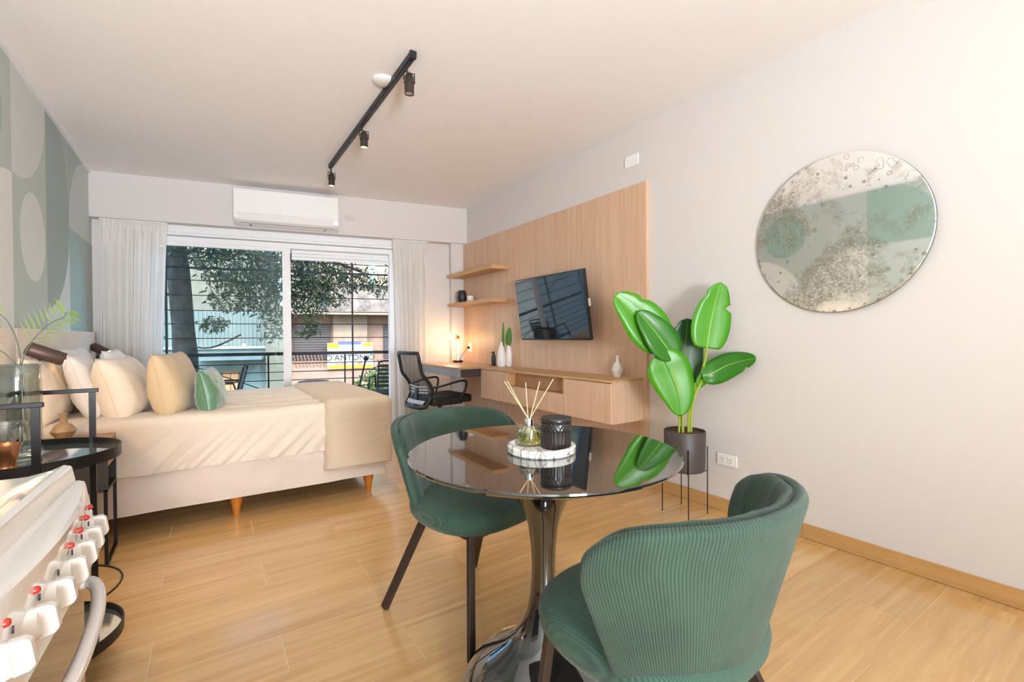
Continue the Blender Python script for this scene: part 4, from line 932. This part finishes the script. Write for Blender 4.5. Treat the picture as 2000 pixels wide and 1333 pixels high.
leaf(pl, [(2.352, 1.880, .985), (2.375, 1.86, .93), (2.405, 1.84, .85), (2.435, 1.81, .72), (2.442, 1.80, .60)], .27, (.83, -.55, .25), LG1, fold=-.12, mrib=mat('dark_green_rib', '#3F8A18', .4))
leaf(pl, [(2.52, 1.70, .850), (2.57, 1.665, .868), (2.61, 1.60, .915), (2.635, 1.52, .945), (2.645, 1.44, .965)], .16, (.25, -.05, .95), LG2, fold=.30, cuts=((.78, .4, -1),), mrib=RB_)
leaf(pl, [(2.54, 1.74, .78), (2.545, 1.72, .83), (2.55, 1.70, .88)], .07, (.8, -.5, 0), LG1, fold=.3, mrib=RB_)

# ---------------------------------------------------------------- office chair at the desk
oc = thing('office_chair', 'black mesh office chair pulled up to the desk', 'chair', (2.02, 4.42, 0), rad(6))
def L(m_, name, mt_, **kw): return m_.build(name, mt_, oc, local=True, **kw)
# local: +x forwards (to the desk)
L(cloth_box(-.20, .27, -.235, .235, .43, .50, 16, 16, 3, .03, lambda q, d: .012 * (q.x / .3) ** 2 * max(d.z, 0)), 'seat', BLACKP, smooth=True, angle=180)
L(MB().box(-.14, .2, -.16, .16, .405, .428), 'seat_pan', BLACKP, bev=.008)
def bk(a, b):   # back surface: a across, b up
    y_ = (a * 2 - 1); z_ = .40 + b * .54; prof = -.235 - .06 * math.sin(PI * min(1, b * 1.9)) * -1 if 0 else -.27 + .075 * math.sin(PI * min(b / .62, 1)) - .11 * max(0, b - .35)
    w_ = .225 - .02 * b if b > .3 else .20 + .025 * b / .3
    return Vector((prof - .03 * (1 - y_ * y_), y_ * w_, z_))
def mesh_mat():
    m = bpy.data.materials.new('black_mesh_fabric'); m.use_nodes = True; t = NT(m); t.b.inputs['Base Color'].default_value = hexc('#33353C'); t.b.inputs['Roughness'].default_value = .7
    tp = t.n('ShaderNodeBsdfTransparent'); mx = t.n('ShaderNodeMixShader'); mx.inputs[0].default_value = .62; t.l(tp.outputs[0], mx.inputs[1]); t.l(t.b.outputs[0], mx.inputs[2]); t.l(mx.outputs[0], t.out.inputs[0]); return m
L(MB().surf(bk, 16, 24), 'backrest_mesh', mesh_mat(), smooth=True, angle=180)
edge = [bk(0, i / 20) for i in range(21)] + [bk(i / 8, 1) for i in range(1, 8)] + [bk(1, 1 - i / 20) for i in range(21)] + [bk(1 - i / 8, 0) for i in range(1, 8)]
L(MB().tube(edge, .012, 8, closed=True, flat=1.5), 'back_frame', BLACKP, smooth=True)
SILV = mat('light_grey_plastic', '#B9BDC6', .4)
for b in (.28, .335, .39): L(MB().tube([bk(i / 10, b) + Vector((-.012, 0, -.012 * math.sin(PI * i / 10))) for i in range(1, 10)], .006, 6, flat=1.4), 'lumbar_strip', SILV, smooth=True)
L(MB().surf(lambda a, b: bk(.1 + a * .8, .06 + b * .07) + Vector((-.014, 0, 0)), 8, 2), 'lower_band', SILV, smooth=True, solid=.006)
for s in (-1, 1):
    L(MB().tube(arc_pts([(-.205, s * .225, .60), (-.12, s * .27, .615), (.02, s * .285, .645), (.12, s * .285, .655), (.165, s * .28, .635), (.15, s * .27, .55), (.10, s * .235, .455), (.07, s * .16, .42)], 5), .014, 8, flat=.8), 'armrest', BLACKP, smooth=True)
L(MB().bar((-.10, 0, .415), (-.26, 0, .42), .06, .02).bar((-.265, 0, .41), (-.235, 0, .62), .05, .018), 'back_support', BLACKP, bev=.004)
L(MB().tube([(0.02, 0, .10), (0.02, 0, .41)], .022, 12), 'gas_column', BLACKM, smooth=True)
for k in range(5):
    a = 2 * PI * k / 5 + .3; e = (0.02 + .28 * math.cos(a), .28 * math.sin(a))
    lg = L(MB().bar((0.02, 0, .105), (e[0], e[1], .075), .035, .025), 'base_leg', BLACKP, bev=.004)
    MB().lathe([(0, -.02), (.026, -.02), (.028, 0), (.026, .02), (0, .02)], (0, 0, 0), 14, mtx=Matrix.Translation((e[0], e[1], .028)) @ Matrix.Rotation(PI / 2, 4, 'X')).build('caster', BLACKP, lg, smooth=True, local=True)

# ---------------------------------------------------------------- tulip table and what is on it
TC = Vector((0.8507, 1.1128, 0)); TR = .3995; TZ = .757
tb = thing('tulip_table', 'round glossy black pedestal dining table', 'table', TC)
MB().lathe([(0, .722), (.20, .724), (.30, .730), (TR - .02, .738), (TR - .004, .747), (TR, .752), (TR - .001, .756), (TR - .004, TZ), (TR - .0045, TZ), (.001, TZ), (0, TZ)], TC, 128).build('tabletop', GLOSSB, tb, smooth=True, angle=12)
MB().lathe([(0, 0), (.258, 0), (.262, .006), (.262, .014), (.256, .032), (.245, .06), (.226, .09), (.198, .12), (.160, .150), (.118, .178), (.086, .205), (.066, .235), (.051, .275), (.042, .32), (.0375, .37), (.0365, .42), (.039, .47), (.047, .53), (.060, .575), (.080, .615), (.112, .66), (.150, .695), (.185, .722), (0, .722)], TC, 96).build('pedestal', GLOSSB, tb, smooth=True, angle=60)
def marble():
    m = mat('white_marble', '#E8E3DA', .25); t = NT(m); v = t.obj(); n = t.noise(v, 7, 4, .55, 2.2)
    t.color(t.ramp(n, [(.40, hexc('#EAE6DE')), (.485, hexc('#E0DAD0')), (.50, hexc('#6E655C')), (.53, hexc('#DCD5C9')), (.6, hexc('#ECE8E2'))])); return m
t_ = thing('marble_tray', 'round white marble tray in the middle of the black table', 'tray', TC + Vector((-.02, -.02, TZ)))
TRC = Vector((.834, 1.098, TZ))
MB().lathe([(0, .0005), (.098, .0005), (.101, .004), (.101, .019), (.098, .022), (.089, .022), (.087, .019), (.087, .013), (0, .013)], TRC, 64).build('body', marble(), t_, smooth=True)
df = thing('reed_diffuser', 'clear glass reed diffuser with yellow oil and wooden reeds on the marble tray', 'diffuser', (.822, 1.145, TZ + .013))
D0 = Vector((.822, 1.143, TZ + .0135))
MB().lathe([(0, 0), (.036, 0), (.038, .002), (.038, .054), (.035, .058), (.014, .060), (.0125, .060), (.0125, .057), (.034, .054), (.035, .052), (.035, .005), (0, .005)], D0, 40).build('bottle', pane_mat('clear_glass', (.97, .99, .97), .15), df, smooth=True, angle=50)
MB().lathe([(0, .0055), (.0345, .0055), (.0345, .040), (0, .040)], D0, 40).build('oil', glass('yellow_oil', (.93, .86, .30), 0, 1.33), df, smooth=True, angle=50)
MB().lathe([(.0095, .058), (.0135, .058), (.0135, .078), (.0125, .080), (.0095, .080)], D0, 24).build('collar', CHROME, df, smooth=True)
REED = mat('pale_reed', '#DDBB8C', .7)
for tip, bx in (((.770, 1.200, .961), .024), ((.778, 1.195, .961), .018), ((.822, 1.160, .957), .006), ((.858, 1.136, .960), -.014), ((.892, 1.112, .968), -.022)):
    T_ = Vector(tip); nk = D0 + Vector((-.004 if bx > 0 else .004, 0, .079)); b_ = nk + (nk - T_).normalized() * .07
    MB().tube([T_, b_], .0014, 6).build('reed', REED, df, smooth=True)
jr = thing('ribbed_candle_jar', 'dark brown ribbed glass candle jar on the marble tray', 'candle jar', (.868, 1.068, TZ + .013))
J0 = Vector((.866, 1.069, TZ + .0135))
JM = mat('dark_brown_glass', (.02, .015, .014), .28, 0)
def jw(t_, z): return 1 + .022 * (math.cos(30 * t_) if z < .052 else math.cos(24 * t_ + (PI if int((z - .052) / .009) % 2 else 0)))
MB().lathe([(0, 0), (.041, 0), (.043, .003), (.044, .02), (.044, .045), (.045, .052)], J0, 120, wob=jw, caps=False).build('jar_body', JM, jr, smooth=True, angle=180)
MB().lathe([(.045, .053), (.046, .058), (.0445, .062), (.046, .067), (.0445, .071), (.045, .074), (.042, .074), (.0395, .074), (.0395, .078), (.046, .078), (.0465, .082), (.046, .088), (.043, .0895), (.039, .089), (0, .087)], J0, 120, wob=jw, caps=False).build('lid', JM, jr, smooth=True, angle=180)

# ---------------------------------------------------------------- dining chairs
def dining_chair(label, loc, rz, proto=None):
    t_ = thing('dining_chair', label, 'chair', loc, rz, 'green upholstered dining chairs')
    def seat(a, b):
        th = 2 * PI * a; c, s = math.cos(th), math.sin(th); e = 2 / 2.7
        x = (abs(c) ** e) * (1 if c > 0 else -1) * (.246 - .018 * (-s if s < 0 else 0)); y = (abs(s) ** e) * (1 if s > 0 else -1) * .235
        prof = [(0, .400), (.80, .400), (.93, .408), (.985, .428), (1, .450), (.985, .472), (.93, .486), (.80, .493), (.5, .499), (0, .502)]
        k = b * (len(prof) - 1); i = min(int(k), len(prof) - 2); f = k - i; r = prof[i][0] * (1 - f) + prof[i + 1][0] * f; z = prof[i][1] * (1 - f) + prof[i + 1][1] * f
        return Vector((x * r, y * r, z))
    MB().surf(seat, 64, 27, closeu=True).build('seat', CORD_S, t_, smooth=True, angle=180, local=True)
    AMAX = rad(82)
    def bkp(a, b, rad_off=0.0, grow=1.0):
        u = a * 2 - 1; ang = u * AMAX * (.80 + .20 * min(1, b * 1.25) ** .9 - .10 * max(0, b - .75)); v = b
        h = .345 * v * (1 - .05 * u * u - .20 * abs(u) ** 7)
        R_ = .212 + .058 * v + rad_off
        x = math.sin(ang) * R_ * 1.03; y = -math.cos(ang) * R_ * (.98) + .02 - .035 * v
        x *= 1 + .04 * v
        return Vector((x, y, .425 + .012 + h))
    def outer(a, b): return bkp(a, b, .022)
    def inner(a, b): return bkp(.02 + .96 * a, .015 + .985 * b, -.006 + .006 * abs(math.cos(PI * a * 6)) ** .6)
    o1 = MB().surf(outer, 40, 14, uvf=lambda a, b: (a * .70, b * .36)).build('backrest_shell', CORD_A, t_, smooth=True, angle=180, solid=.028, sub=2, local=True)
    o2 = MB().surf(inner, 72, 12, uvf=lambda a, b: (a * .62, b * .36)).build('back_cushion', CORD_A, t_, smooth=True, angle=180, solid=.026, sub=1, local=True)
    for sx in (-1, 1):
        MB().bar((sx * .165, .165, .41), (sx * .20, .205, 0), .027, .018, (0, 1, 0)).build('leg', DARKBR, t_, bev=.003, local=True)
        MB().bar((sx * .165, -.10, .41), (sx * .238, -.29, 0), .034, .018, (1, 0, 0)).build('leg', DARKBR, t_, bev=.003, local=True)
    MB().box(-.17, .17, -.14, .17, .385, .404).build('seat_frame', DARKBR, t_, bev=.004, local=True)
    return t_
dining_chair('green corduroy dining chair on the window side of the table, seen from the front', (.893, 1.612, 0), rad(180 + 12))
dining_chair('green corduroy dining chair nearest the camera, seen from behind', (.868, .722, 0), rad(5))
